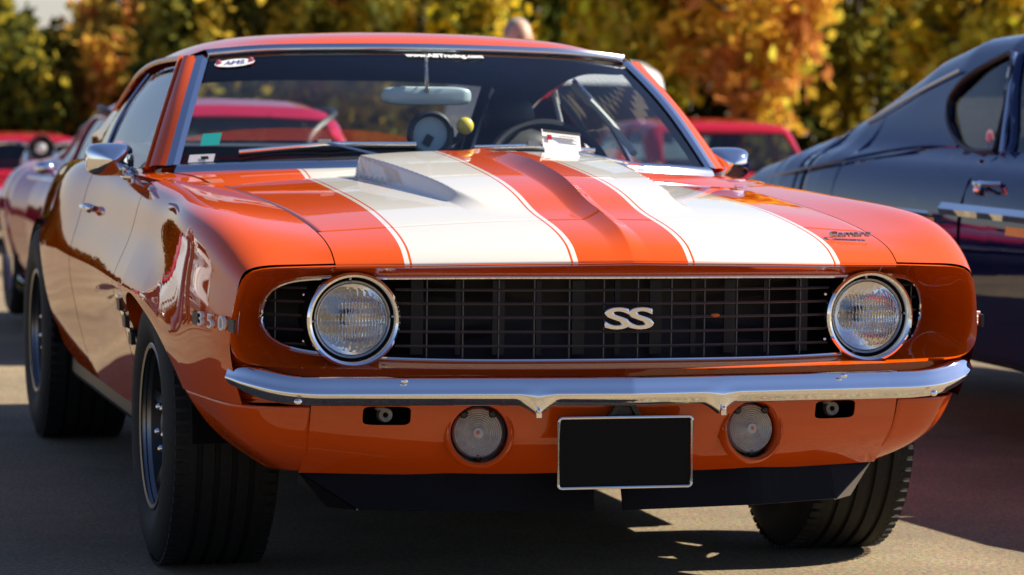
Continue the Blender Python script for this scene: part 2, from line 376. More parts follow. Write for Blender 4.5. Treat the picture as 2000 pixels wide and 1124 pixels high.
def section(y): return cspline(SP, [min(max(y, .125), 4.65)], t=A(SY))[0].reshape(-1, 2)
ARCH_F = cspline([(.545,.465),(.60,.508),(.75,.570),(.90,.612),(1.0,.632),(1.1,.645),(1.2,.638),(1.285,.592),(1.33,.50),(1.355,.40),(1.362,.305)], 80)
ARCH_R = cspline([(3.235,.305),(3.245,.40),(3.285,.505),(3.36,.59),(3.48,.648),(3.65,.668),(3.85,.652),(4.0,.60),(4.1,.52),(4.16,.42),(4.18,.345)], 80)
ARCH_F[:, 0] = np.maximum.accumulate(ARCH_F[:, 0]); ARCH_R[:, 0] = np.maximum.accumulate(ARCH_R[:, 0])
def zbot(y):
    if y < .545: return .465
    if y <= 1.362: return float(np.interp(y, ARCH_F[:, 0], ARCH_F[:, 1]))
    if 3.235 <= y <= 4.18: return float(np.interp(y, ARCH_R[:, 0], ARCH_R[:, 1]))
    return float(np.interp(y, [1.362, 1.5, 3.1, 3.235, 4.18, 4.65], [.305, .30, .30, .305, .345, .40]))
def side_point(y, z):
    s = cspline(section(y), 160); k = 30; i = k+np.argmin(abs(s[k:, 1]-z)); return s[i, 0]
def crease(y): return float(np.interp(y, [.75, .95, 1.3, 1.9, 2.5, 3.0, 3.3, 3.7, 4.2], [0, .010, .018, .013, .005, .004, .010, .012, 0]))
def side_col(y, n=72):
    s = cspline(section(y), 260); i0 = 60; below = np.where((s[:, 1] < zbot(y)) & (np.arange(260) > i0))[0]
    if len(below):
        k = below[0]; f = (s[k-1, 1]-zbot(y))/(s[k-1, 1]-s[k, 1]+1e-9); s = np.concatenate([s[:k], [s[k-1]*(1-f)+s[k]*f]])
    p = lin(s, n); k = crease(y); p[:, 0] += k*np.clip(1-abs(p[:, 1]-.652)/.13, 0, 1)**1.5
    yy = np.full(n, y); e = max(0., 1-(y-.125)/.14)**2                      # the front edge follows the lip and leans back below
    yy -= (.125-ylip(np.clip(p[:, 0], 0, .842)))*e; yy += e*np.clip((.76-p[:, 1])*.14, 0, .045)
    if y < 1.5:                                                             # meet the hood edge exactly at the gap
        f = np.clip(1-np.arange(n)/16, 0, 1)**2; y0 = yy[0]; p[:, 1] += f*(float(zed(max(y0-float(ylip(p[0, 0])[0]), 0))[0])-p[0, 1]); p[:, 0] += f*(float(xgap(y0))+.0016-p[0, 0])
    return np.stack([p[:, 0], yy, p[:, 1]], 1)
def ycols(a, b, fine=()):
    y = list(np.arange(a, b, .028))+[b]
    for c in fine: y += list(c)
    return sorted(set(round(q, 5) for q in y if a-1e-9 <= q <= b+1e-9))
edge = list(.125+np.linspace(0, 1, 14)**2*.16)
fend = A([side_col(y) for y in ycols(.125, 1.516, (edge, ARCH_F[::2, 0], 1.362-np.linspace(0, .1, 26)**1.3))])
door = A([side_col(y) for y in ycols(1.524, 2.616)])
quar = A([side_col(y) for y in ycols(2.624, 4.65, (ARCH_R[::2, 0], 3.235+np.linspace(0, .1, 22)**1.3, 4.18-np.linspace(0, .08, 16)))])
def lip(G, w=.035):
    """turn the lower edge inwards so the panel shows its thickness"""
    e = G[:, -1:, :]; a = e+A([-.006, 0, .003]); b = e+A([-w, 0, .012]); return np.concatenate([G, a, b], 1)
for nm, G in (('front_fender', fend), ('door', door), ('quarter_panel', quar)):
    Rr = grid(lip(G), flip=True)
    a = part(nm, Rr, 'orange', angle=75); b = part(nm, mir(Rr), 'orange', angle=75)
    if nm == 'front_fender': fenders = (b, a)
    if nm == 'door': doors = (b, a)
# front edge of each fender turned in towards the lamp recess is covered by the surround below

# ---- lower corner panels in front of the wheels
cr_rows = [[(.689,.161,.46),(.685,.20,.38),(.668,.30,.300)], [(.80,.178,.461),(.785,.225,.38),(.705,.335,.298)],
           [(.842,.215,.462),(.826,.275,.385),(.722,.37,.297)], [(.880,.36,.463),(.857,.385,.40),(.732,.395,.297)],
           [(.906,.545,.463),(.850,.478,.378),(.742,.41,.299)]]
cg = loft(cr_rows, 40, 26)
cgl = np.concatenate([cg, cg[:, -1:]+A([-.01, .03, .004])], 1)
part('corner_panel', grid(cgl), 'orange', angle=75, solid=-.004); part('corner_panel', mir(grid(cgl)), 'orange', angle=75, solid=-.004)
# ---- valance with two sunk lamps and two slots
vr = [[(x, yt, .472), (x, ym, .385), (x, yb+.004, .318), (x, yb+.03, .298)] for x, yt, ym, yb in ((0, .082, .105, .165), (.18, .086, .11, .168), (.36, .10, .125, .182), (.52, .122, .15, .215), (.686, .160, .198, .268))]
vg = loft(vr, 60, 30); vg = np.concatenate([vg[:0:-1]*A([-1, 1, 1]), vg])
valance = part('valance', grid(vg), 'orange', solid=-.004)
cuts = []
LAMP = (.318, .401)
for s in (-1, 1):
    cuts.append(mv(lathe([(1e-4, -.1), (.0655, -.1), (.0655, .12), (1e-4, .12)], 40, 'y'), (s*LAMP[0], .12, LAMP[1])))
    sl = []
    for q in np.linspace(0, 2*math.pi, 32, endpoint=False):                  # rounded slot
        c, n_ = math.cos(q), math.sin(q); sl.append((.052*np.sign(c)*abs(c)**.35, .021*np.sign(n_)*abs(n_)**.35))
    V = [(s*.523+a, -.02, .441+b) for a, b in sl]+[(s*.523+a, .3, .441+b) for a, b in sl]
    n_ = 32; cuts.append((A(V), [tuple(range(n_)), tuple(reversed(range(n_, 2*n_)))]+[(i, i+n_, (i+1) % n_+n_, (i+1) % n_) for i in range(n_)]))
cut(valance, cuts)
for s in (-1, 1):
    ring = mv(lathe([(.080, .014), (.0755, -.004), (.070, -.009), (.0648, -.003), (.0640, .03)], 56), (s*LAMP[0], .108, LAMP[1]), rot=(math.radians(-6), 0, s*.13))
    part('lamp_collar', ring, 'orange')
    cup = mv(lathe([(.0642, .005), (.0642, .03), (1e-4, .034)], 48), (s*LAMP[0], .118, LAMP[1]), rot=(math.radians(-6), 0, s*.13))
    L = part('turn_signal', cup, 'black')
    ln = mv(lathe([(.0575, .012), (.0565, .004)]+[(r, -.002-.004*(1-r/.052)+(.0016 if i % 2 else -.0006)) for i, r in enumerate(np.linspace(.052, .013, 17))]+[(.011, -.008), (1e-4, -.008)], 64), (s*LAMP[0], .122, LAMP[1]), rot=(math.radians(-6), 0, s*.13))
    part('lens', ln, 'frost', L); part('bulb', ellipsoid((s*LAMP[0], .1165, LAMP[1]), (.008, .003, .008)), 'amber', L)
    for q in (math.radians(90+38), math.radians(90-38), math.radians(270)):
        part('lens_screw', ellipsoid((s*LAMP[0]+.054*math.cos(q), .121, LAMP[1]+.054*math.sin(q)), (.010, .007, .010), 10, 6), 'black', L)
    part('slot_liner', box((s*.523, .235, .441), (.13, .09, .07)), 'dark')
    part('tow_tab', join(mv(lathe([(.006, -.012), (.015, -.014), (.019, 0), (.015, .014), (.006, .012)], 20), (s*.523+.003, .168, .440)), ellipsoid((s*.523-.008, .160, .455), (.013, .007, .006), 10, 8)), 'tab_metal')

# ---- lamp and grille surround (the mouth)
O = [(0,.006,.784),(.147,.010,.782),(.33,.031,.779),(.492,.060,.775),(.649,.090,.773),(.74,.106,.770),(.80,.116,.766),(.837,.124,.753),(.853,.130,.72),(.8635,.140,.665),(.867,.146,.61),(.860,.148,.58),(.838,.145,.562),(.79,.132,.553),(.649,.105,.549),(.492,.080,.548),(.33,.058,.547),(.147,.040,.547),(0,.034,.547)]
I = [(0,.078,.748),(.147,.082,.748),(.33,.100,.747),(.492,.124,.745),(.62,.158,.743),(.69,.190,.739),(.735,.222,.728),(.765,.248,.705),(.777,.264,.675),(.779,.269,.655),(.775,.265,.63),(.762,.25,.607),(.735,.224,.590),(.69,.192,.580),(.62,.160,.573),(.492,.125,.567),(.33,.101,.564),(.147,.083,.564),(0,.078,.564)]
def dense(P, n=120): return cspline(P, n)
O_, I_ = dense(O), dense(I)
Mid = O_*.5+I_*.5; 
edge_out = O_ + A([.004, -.006, .0])*np.stack([np.clip((O_[:, 0]-.6)/.2, 0, 1), np.ones(120), np.ones(120)], 1)
rows = [O_*.985+A([0, .02, .008]), O_+A([.0, .003, .002]), edge_out, O_*.93+I_*.07+A([0, -.004, 0]), O_*.75+I_*.25+A([0, .004, 0]), Mid+A([0, .008, 0]), O_*.25+I_*.75+A([0, .006, 0]), I_]
sur = loft([r for r in rows], 26, 120, lv=True)
part('lamp_surround', both(grid(sur, flip=True)), 'orange', angle=70)
loop = np.concatenate([I_, (I_*A([-1, 1, 1]))[-2:0:-1]])
part('grille_trim', tube(loop+A([0, -.004, 0]), .0042, 8, closed=True), 'chrome')
# ---- grille
gy = lambda x: float(np.interp(abs(x), I_[:60, 0], I_[:60, 1]))+.012
zt = lambda x: float(np.interp(abs(x), I_[:60, 0], I_[:60, 2])); zb_ = lambda x: float(np.interp(abs(x), I_[60:, 0][::-1], I_[60:, 2][::-1]))
bk = loop + A([0, .06, 0]); ctr = bk.mean(0)
grille = part('grille', (np.concatenate([[ctr], bk, loop]), [(0, 1+(i+1) % len(bk), 1+i) for i in range(len(bk))]+[(1+i, 1+(i+1) % len(bk), 1+len(bk)+(i+1) % len(bk), 1+len(bk)+i) for i in range(len(bk))]), 'grille_back')
for z in (.7185, .688, .6575, .626, .594):
    xm = max(x for x in np.linspace(.5, .775, 200) if zb_(x) < z < zt(x))-.004
    seg = [tube([(x, gy(x), z) for x in np.linspace(a, b, 41)],   .0023, 4, flat=1.3) for a, b in ((-.505, .505), (-xm, -.69), (.69, xm))]
    part('grille_bar', join(*seg), 'grille_bar', grille, smooth=False)
for k in range(-10, 10):
    x = .0385+.079*k
    if abs(x) > .755 or .495 < abs(x) < .69: continue
    part('grille_bar', box((x, gy(x)+.006, (zt(x)+zb_(x))/2), (.0026, .010, zt(x)-zb_(x)-.006)), 'grille_bar', grille, smooth=False)
for k in range(-6, 7):                                                      # radiator slats seen dimly behind
    x = .09*k; part('radiator_rib', box((x, gy(x)+.038, .655), (.028 if k % 2 else .012, .008, .165)), 'grille_back', grille, smooth=False)
words('grille_badge', 'SS', .066, 'chrome', car, Matrix.Translation((.008, .066, .655)) @ frame((0, 0, 0), (1, 0, 0), (0, 0, 1)), extrude=.006, sx=2.02, spacing=.90, bevel=.0022)
part('park_bulb', ellipsoid((.222, .100, .660), (.011, .004, .005)), 'amber', grille)
# ---- headlights
def headlight(s):
    c = A((s*.5995-.003, .122, .654))
    hub = part('headlight', mv(lathe([(.094, .004), (.088, .012), (.086, .02), (.084, .012), (.081, .016), (.079, .05), (.096, .09), (.098, .02)], 72), c), 'black')
    part('bezel', mv(lathe([(.098, .03), (.1035, .012), (.1055, .0), (.1040, -.010), (.0990, -.014), (.0940, -.011), (.0905, .002), (.0900, .008)], 72), c), 'chrome', hub)
    part('retaining_ring', mv(lathe([(.0865, .014), (.0850, .0075), (.0820, .006), (.0795, .010), (.0790, .02)], 72), c), 'steel', hub)
    for q in (math.radians(4), math.radians(94), math.radians(182)):
        part('retaining_screw', ellipsoid(c+A((.0895*math.cos(q), .003, .0895*math.sin(q))), (.0035, .003, .0035), 8, 6), 'steel', hub)
    bowl = [(max(1e-4, r), .062-.052*(r/.079)**2+(.0012 if i % 2 else 0)*(r > .02)) for i, r in enumerate(np.linspace(0, .079, 15))]
    part('reflector', mv(lathe(bowl, 48), c), 'reflector', hub)
    part('bulb_shield', mv(lathe([(1e-4, .012), (.013, .014), (.015, .03), (.013, .05)], 24), c+A((0, 0, .0))), 'steel', hub)
    # fluted sealed-beam glass
    nx = 200; G = []
    for r in np.linspace(0, .0795, 44):
        row = []
        for q in np.linspace(0, 2*math.pi, nx, endpoint=False):
            x, z = r*math.cos(q), r*math.sin(q)
            fl = (.0010*math.cos(x*2*math.pi/.0075) if abs(z) < .05 else .0008*math.cos(x*2*math.pi/.016))+.0016*math.cos(z*2*math.pi/.026)
            row.append((c[0]+x, c[1]+.010-.026*(1-(r/.0795)**2)+fl*(r < .07), c[2]+z))
        G.append(row)
    part('glass_lens', grid(A(G), closev=True), 'lens', hub, solid=.003)
    part('housing', mv(lathe([(.0985, .012), (.0985, .12), (1e-4, .12)], 48), c), 'dark', hub)
    # dark filler panels beside the lamp
    return hub
headlight(-1); headlight(1)
for s in (-1, 1):
    P = [(s*x, gy(x)-.006, z) for x in (.655, .70) for z in (.745, .565)]
    for dz in (-.052, .05): part('filler_screw', ellipsoid((s*.70 if s < 0 else s*.49, .183 if s < 0 else .118, .655+dz), (.004, .003, .004), 8, 6), 'chrome')

# ---- front bumper
bx = np.concatenate([np.linspace(0, .66, 90), .66+(.876-.66)*np.linspace(0, 1, 46)[1:]])
fy = np.interp(bx, [0, .5, .66], [-.016, .034, .054]); c2 = cspline([(.60,.047),(.66,.054),(.70,.060),(.745,.071),(.79,.090),(.83,.114),(.858,.141),(.876,.172)], 200)
fy = np.where(bx > .62, np.interp(bx, c2[:, 0], c2[:, 1]), fy)
lift = np.interp(bx, [0, .70, .76, .80, .84, .876], [0, 0, .004, .011, .020, .027]); lift = np.convolve(np.pad(lift, 4, mode='edge'), np.ones(9)/9, 'valid')
dip = .026*np.clip(1-abs(bx-.212)/.045, 0, 1)**1.5
sh = np.interp(bx, [0, .72, .80, .85, .876], [1, 1, 1.06, 1.0, .66])
tg = np.gradient(np.stack([bx, fy], 1), axis=0); tg /= np.linalg.norm(tg, axis=1, keepdims=True); nrm = np.stack([tg[:, 1], -tg[:, 0]], 1)  # outward
PROF = [(-.050, .020), (-.030, .0235), (-.018, .0215), (-.012, .016), (-.0035, -.004), (.0, -.011), (-.001, -.016), (-.012, -.027), (-.021, -.0345), (-.030, -.037), (-.048, -.037)]
G = []
for o_, dz in PROF:
    low = dz < -.02
    G.append(np.stack([bx+nrm[:, 0]*o_*sh, fy+nrm[:, 1]*o_*sh, .509+dz*sh*1.08+lift-(dip if low else dip*.35 if dz < -.01 else 0)], 1))
    if low: G[-1][:, 1] -= dip*.4
G = A(G); G = np.concatenate([G[:, :0:-1]*A([-1, 1, 1]), G], 1)
Bd = loft(list(G), 30, G.shape[1], lv=True) if False else G
nv = Bd.shape[1]; Bs = np.stack([cspline(Bd[:, j], 34) for j in range(nv)], 1)
bumper = part('front_bumper', grid(Bs), 'chrome', angle=28)
for s in (-1, 1):
    ends = Bs[:, 0 if s < 0 else -1]; c = ends.mean(0); k = len(ends)
    part('bumper_end', (np.concatenate([[c+A([s*.004, .003, 0])], ends]), [(0, 1+i, 2+i) if s > 0 else (0, 2+i, 1+i) for i in range(k-1)]), 'chrome', bumper)
    part('bumper_bolt', ellipsoid((s*.506, .032, .527), (.008, .004, .0055), 14, 8), 'chrome', bumper)
    part('bumper_bolt', ellipsoid((s*.735, .060, .482), (.0095, .005, .007), 14, 8), 'chrome', bumper)
    part('bumper_guard_bolt', join(ellipsoid((s*.212, -.003, .461), (.006, .005, .006), 12, 8), box((s*.212, .004, .452), (.012, .012, .012))), 'chrome', bumper)
# body-coloured filler behind the bumper
OB = lin(O_[np.argmax(O_[:, 2] < .60):][::-1], 50)
fb = [[(x, y+.012, z+.004) for x, y, z in OB], [(min(x, .838), float(np.interp(x, [0, .36, .52, .689, .80, .868], [.086, .104, .126, .165, .182, .23]))+.006, .468) for x in OB[:, 0]]]
part('bumper_filler', both(grid(loft([fb[0], A(fb[0])*.5+A(fb[1])*.5+A([0, .012, 0]), fb[1]], 8, 42, lv=True), flip=False)), 'orange', smooth=True)

# ---- air dam, number plate, tow bracket
for s in (-1, 1):
    P = [(.030,.196,.300),(.36,.210,.300),(.56,.262,.299),(.682,.318,.297)], [(.034,.172,.214),(.36,.186,.218),(.565,.232,.221),(.622,.29,.222)]
    T = lin(P[0][:3], 20); Bm = lin(P[1][:3], 20)
    v = np.concatenate([T, Bm, [P[0][3]], [P[1][3]]]); f = [(i, i+20, i+21, i+1) for i in range(19)]+[(19, 39, 40)]
    vf = (v*A([s, 1, 1]), f if s > 0 else [tuple(reversed(q)) for q in f])
    d_ = part('air_dam', vf, 'spoiler', smooth=False, solid=-.005)
    ev = A([Bm[-1], P[1][3], P[0][3]])*A([s, 1, 1]); part('end_plate', (ev, [(0, 1, 2) if s > 0 else (2, 1, 0)]), 'end_plate' if s > 0 else 'spoiler', d_, smooth=False, solid=-.004)  # right end coloured pale to paint in sunlight, left end kept black
    part('edge_bead', tube(lin([Bm[-1]*A([s, 1, 1]), A(P[1][3])*A([s, 1, 1]), A(P[0][3])*A([s, 1, 1])], 12), .0022, 5), 'steel', d_)
PL = A([[-.1525, .048, .285], [.1525, .048, .285], [.1525, .044, .438], [-.1525, .044, .438]])
plate = part('number_plate', box((0, .048, .3615), (.303, .003, .151)), 'plate', smooth=False)
rl = []
for cx, cz, q0 in ((.146, .4315, 0), (-.146, .4315, 90), (-.146, .2915, 180), (.146, .2915, 270)):
    rl += [(cx+.008*math.cos(math.radians(q0+a)), .045, cz+.008*math.sin(math.radians(q0+a))) for a in (0, 30, 60, 90)]
part('plate_frame', tube(rl, .0036, 8, closed=True), 'satin', plate)
part('tow_bracket', join(box((-.022, .065, .452), (.012, .02, .05), rot=(0, .5, 0)), box((.026, .065, .452), (.012, .02, .05), rot=(0, -.5, 0)), box((0, .075, .452), (.04, .02, .04)), ellipsoid((.002, .055, .468), (.007, .006, .007), 10, 6)), 'rim', bevel=.002, smooth=False)
part('plate_mount', box((0, .085, .36), (.12, .06, .05)), 'dark', smooth=False)

# ---- cowl, windscreen, roof, glass
WB = [(-.739,1.755,.938),(-.60,1.66,.948),(-.40,1.585,.957),(0,1.535,.965),(.40,1.585,.957),(.60,1.66,.948),(.739,1.755,.938)]
WT = [(-.600,2.130,1.232),(-.47,2.09,1.246),(-.30,2.065,1.253),(0,2.045,1.257),(.30,2.065,1.253),(.47,2.09,1.246),(.600,2.130,1.232)]
wb_, wt_ = cspline(WB, 61), cspline(WT, 61)
wm = (wb_+wt_)/2+A([0, -.018, .016])
ws = loft([wb_, wm, wt_], 24, 61, lv=True)
def wsp(u, v, off=.004):
    """point on the windscreen: u -1..1 across, v 0..1 up, off metres towards the front"""
    j = (u+1)/2*60; i = v*23; j0, i0 = min(int(j), 59), min(int(i), 22); a, b = j-j0, i-i0
    p = (ws[i0, j0]*(1-b)+ws[i0+1, j0]*b)*(1-a)+(ws[i0, j0+1]*(1-b)+ws[i0+1, j0+1]*b)*a
    return p+A([0, -.62, .78])*off
part('windscreen', grid(ws, flip=True), 'glass')
def offc(P, d): return A(P)+A(d)
# bright trim round the screen: side, top and bottom strips
for nm, vf in (('screen_trim', loft([wt_+A([0, -.006, -.004]), wt_+A([0, -.014, .006]), wt_*A([1.012, 1, 1])+A([0, -.006, .020])], 7, 61, lv=True)),
               ('screen_trim', loft([wb_*A([1.02, 1, 1])+A([0, -.030, -.016]), wb_*A([1.01, 1, 1])+A([0, -.022, .0]), wb_+A([0, -.004, .006])], 7, 61, lv=True))):
    part(nm, grid(vf, flip=True), 'satin')
sl = lin(ws[:, 60], 24)
for s in (-1, 1):
    e0 = sl*A([s, 1, 1]); a = e0+A([s*-.004, -.006, .004]); b = e0+A([s*.012, -.007, .005]); c = e0+A([s*.030, .006, .002])
    part('screen_trim', grid(np.stack([a, b], 0), flip=(s < 0)), 'chrome'); part('screen_trim', grid(np.stack([b, c], 0), flip=(s < 0)), 'satin')
    # A-pillar with a drip gutter
    lo0, hi0 = c[0], c[-1]; lo1, hi1 = A([s*.808, 1.845, .926]), A([s*.660, 2.205, 1.226])
    q = np.linspace(0, 1, 24)[:, None]; p0 = c; p1 = lo1*(1-q)+hi1*q+A([0, -.012, .01])*np.sin(q*math.pi); pm = (p0+p1)/2+A([s*.010, -.010, .006])
    part('windscreen_pillar', grid(np.stack([cspline(A([p0[i], pm[i], p1[i], p1[i]+A([s*-.02, .03, -.004])]), 10) for i in range(24)], 1), flip=(s < 0)), 'orange', angle=80)
    part('drip_rail', tube(p1*.8+pm*.2+A([s*.006, -.004, .004]), .006, 6), 'orange')
RF = [wt_[30:]*A([1.012, 1, 1])+A([0, -.004, .021]), None]
roof_rows = [lin(wt_[30:]*A([1.014, 1, 1])+A([0, -.003, .020]), 7),
    [(0,2.10,1.293),(.15,2.10,1.291),(.30,2.11,1.286),(.42,2.125,1.278),(.52,2.15,1.265),(.595,2.18,1.252),(.650,2.20,1.233)],
    [(0,2.45,1.3125),(.15,2.45,1.310),(.30,2.45,1.304),(.42,2.45,1.295),(.52,2.46,1.280),(.60,2.47,1.256),(.652,2.48,1.228)],
    [(0,2.75,1.308),(.15,2.75,1.305),(.30,2.75,1.298),(.42,2.75,1.288),(.52,2.76,1.270),(.60,2.77,1.243),(.655,2.78,1.212)],
    [(0,3.02,1.285),(.15,3.02,1.282),(.30,3.02,1.274),(.42,3.03,1.262),(.52,3.04,1.243),(.60,3.05,1.213),(.660,3.06,1.170)],
    [(0,3.16,1.262),(.15,3.16,1.259),(.30,3.17,1.250),(.42,3.18,1.237),(.52,3.20,1.213),(.60,3.22,1.178),(.664,3.24,1.130)]]
rg = loft(roof_rows, 60, 40); rgm = np.concatenate([rg[:, :0:-1]*A([-1, 1, 1]), rg], 1)
roof = part('roof', grid(rgm, flip=True), 'orange', angle=60)
part('headliner', grid(rgm*A([.97, 1, 1])+A([0, 0, -.03])), 'headliner', roof)
for s in (-1, 1):
    # roof rail, door glass, quarter glass, sail panel
    railp = cspline([(s*.652,2.20,1.230),(s*.655,2.48,1.224),(s*.658,2.78,1.208),(s*.664,3.06,1.166),(s*.674,3.40,1.075),(s*.70,3.75,.965)], 50)
    part('drip_rail', tube(railp+A([s*.008, 0, -.002]), .008, 6), 'orange')
    low = cspline([(s*.812,1.86,.924),(s*.815,2.3,.924),(s*.806,2.80,.926),(s*.775,3.2,.924)], 50); top = railp[np.linspace(0, 33, 50).astype(int)]+A([s*-.006, 0, -.022])
    def pane(a, b):
        lo_, hi_ = low[a:b], top[a:b]; return grid(np.stack([lo_, lo_*.5+hi_*.5+A([s*.012, 0, .0]), hi_]), flip=(s > 0))
    gl = np.stack([cspline(A([low[i], low[i]*.5+top[i]*.5+A([s*.015, 0, .006]), top[i]]), 12) for i in range(50)], 1)
    part('door_window', grid(gl[:, :31], flip=(s < 0)), 'glass'); part('quarter_window', grid(gl[:, 32:44], flip=(s < 0)), 'glass')
    part('window_post', tube(gl[:, 31]+A([s*.002, 0, 0]), .008, 6), 'satin')
    sw = np.stack([gl[:, 44+i] for i in range(6)]+[cspline(A([(s*(.765-.012*k), 3.2+.12*k, .922-.004*k), (s*(.735-.003*k), 3.22+.115*k, 1.03-.012*k), A(railp[min(33+4*k, 49)])]), 12) for k in range(1, 5)], 1)
    part('sail_panel', grid(sw, flip=(s < 0)), 'orange', angle=80)
    part('belt_moulding', tube(low+A([s*.012, 0, -.002]), .007, 6), 'satin')
    bl = np.stack([low+A([s*-.01, 0, -.004]), low+A([s*.016, 0, -.010])]); part('belt_ledge', grid(bl, flip=(s > 0)), 'orange')
# rear screen with its frame, shelf and deck
rw_t = cspline([(-.50,3.20,1.160),(-.3,3.185,1.172),(0,3.175,1.176),(.3,3.185,1.172),(.50,3.20,1.160)], 41); rw_b = cspline([(-.56,3.80,.955),(-.3,3.86,.962),(0,3.88,.964),(.3,3.86,.962),(.56,3.80,.955)], 41)
part('rear_screen', grid(loft([rw_t, (rw_t+rw_b)/2+A([0, .02, .022]), rw_b], 12, 41, lv=True), flip=True), 'glass')
rt_ = rgm[-1][np.linspace(0, 78, 41).astype(int)]
part('rear_header', grid(np.stack([rt_, rt_*.5+rw_t*.5+A([0, .01, .012]), rw_t]), flip=True), 'orange')
for s in (-1, 1):
    a = np.stack([cspline(A([rw_t[40 if s > 0 else 0]*(1-q)+rw_b[40 if s > 0 else 0]*q, A([s*(.60+.04*q), 3.21+.55*q, 1.15-.19*q])+A([0, .02, .01]), A([s*(.664+.04*q), 3.24+.56*q, 1.13-.17*q])]), 10) for q in np.linspace(0, 1, 14)], 1)
    part('rear_pillar', grid(a, flip=(s < 0)), 'orange')
dk = loft([[(0,3.86,.955),(.3,3.85,.953),(.56,3.79,.948),(.69,3.72,.906)], [(0,4.2,.948),(.3,4.2,.945),(.53,4.2,.928),(.645,4.18,.892)], [(0,4.62,.92),(.3,4.62,.917),(.45,4.62,.90),(.565,4.6,.872)], [(0,4.68,.88),(.3,4.68,.878),(.45,4.67,.865),(.60,4.65,.845)]], 30, 20); dk = dk-A([0, 0, .028])
part('trunk_lid', both(grid(dk, flip=True)), 'orange')
tp = loft([[(0,4.68,.88),(.4,4.68,.876),(.58,4.65,.850),(.68,4.645,.81)], [(0,4.70,.70),(.4,4.70,.70),(.62,4.68,.70),(.74,4.65,.70)], [(0,4.68,.45),(.4,4.68,.45),(.62,4.66,.45),(.72,4.64,.45)]], 12, 16)
part('tail_panel', both(grid(tp, flip=True)), 'orange'); part('rear_bumper', box((0, 4.70, .52), (1.48, .06, .09)), 'chrome', bevel=.02)
cw_r = cspline([(x, rear(x)+.004, float(hood_z(x, rear(x), False)[0])-.004) for x in np.linspace(-.70, .70, 31)], 61)
cw = loft([cw_r, cw_r*.5+wb_*.5+A([0, 0, .001]), wb_*A([1.02, 1, 1])+A([0, -.026, -.016])], 12, 61, lv=True)
part('cowl_panel', grid(cw, flip=True), 'striped')
for s in (-1, 1):
    a = cspline([(s*.702, 1.38, .903), (s*.74, 1.55, .914), (s*.77, 1.75, .922), (s*.81, 1.86, .920)], 20); b = cspline([(s*.80, 1.40, .904), (s*.83, 1.55, .911), (s*.84, 1.75, .914), (s*.85, 1.90, .914)], 20)
    w_ = lin(cw[:, 60 if s > 0 else 0][::1], 20); part('cowl_corner', grid(np.stack([w_+A([0, 0, -.002]), a, b]), flip=(s < 0)), 'orange')
# ---- wipers lying on the glass
def wiper(u0, u1, v0, v1, up_, piv):
    P = lin([wsp(u0, v0, .018), wsp((u0+u1)/2, (v0+v1)/2+up_, .022), wsp(u1, v1, .018)], 24); w = part('wiper', tube(P, .0035, 6, flat=1.6), 'satin')
    part('wiper_blade', tube(P+A([0, .010, -.010]), .004, 5), 'black', w); m_ = P[11]
    part('wiper_arm', tube(lin([m_+A([0, -.006, .004]), piv], 10), .0045, 6), 'satin', w); part('wiper_clip', box(m_+A([0, -.008, .006]), (.035, .012, .012)), 'steel', w, smooth=False)
wiper(-.78, -.17, .055, .085, .018, (-.14, 1.52, .955)); wiper(.03, .48, .06, .06, .012, (.50, 1.57, .952))

# ---- mirrors
def mirror(s):
    prof = [(.0, 1), (.25, .99), (.55, .86), (.8, .58), (.95, .22), (1.0, .02)]; G = []
    for t, k in prof:
        G.append([(s*.885+(.066*k)*math.copysign(abs(math.cos(q))**.55, math.cos(q)), 2.03-.085*t, .948+(.045*k)*math.copysign(abs(math.sin(q))**.55, math.sin(q))) for q in np.linspace(0, 2*math.pi, 40, endpoint=False)])
    G = A(G); G = np.stack([cspline(G[:, j], 24) for j in range(40)], 1)
    v, f = grid(G, closev=True); m_ = part('door_mirror', (v, f), 'chrome', angle=60)
    part('mirror_glass', (G[0]+A([0, .002, 0]), [tuple(range(40))]), 'reflector', m_)
    part('mirror_stem', tube(cspline([(s*.862, 2.00, .935), (s*.845, 1.975, .918), (s*.838, 1.95, .905)], 12), [.014]*6+[.012]*6, 10), 'chrome', m_)
    part('mirror_foot', ellipsoid((s*.842, 1.95, .904), (.022, .045, .012), 16, 8), 'chrome', m_)
mirror(-1); mirror(1)
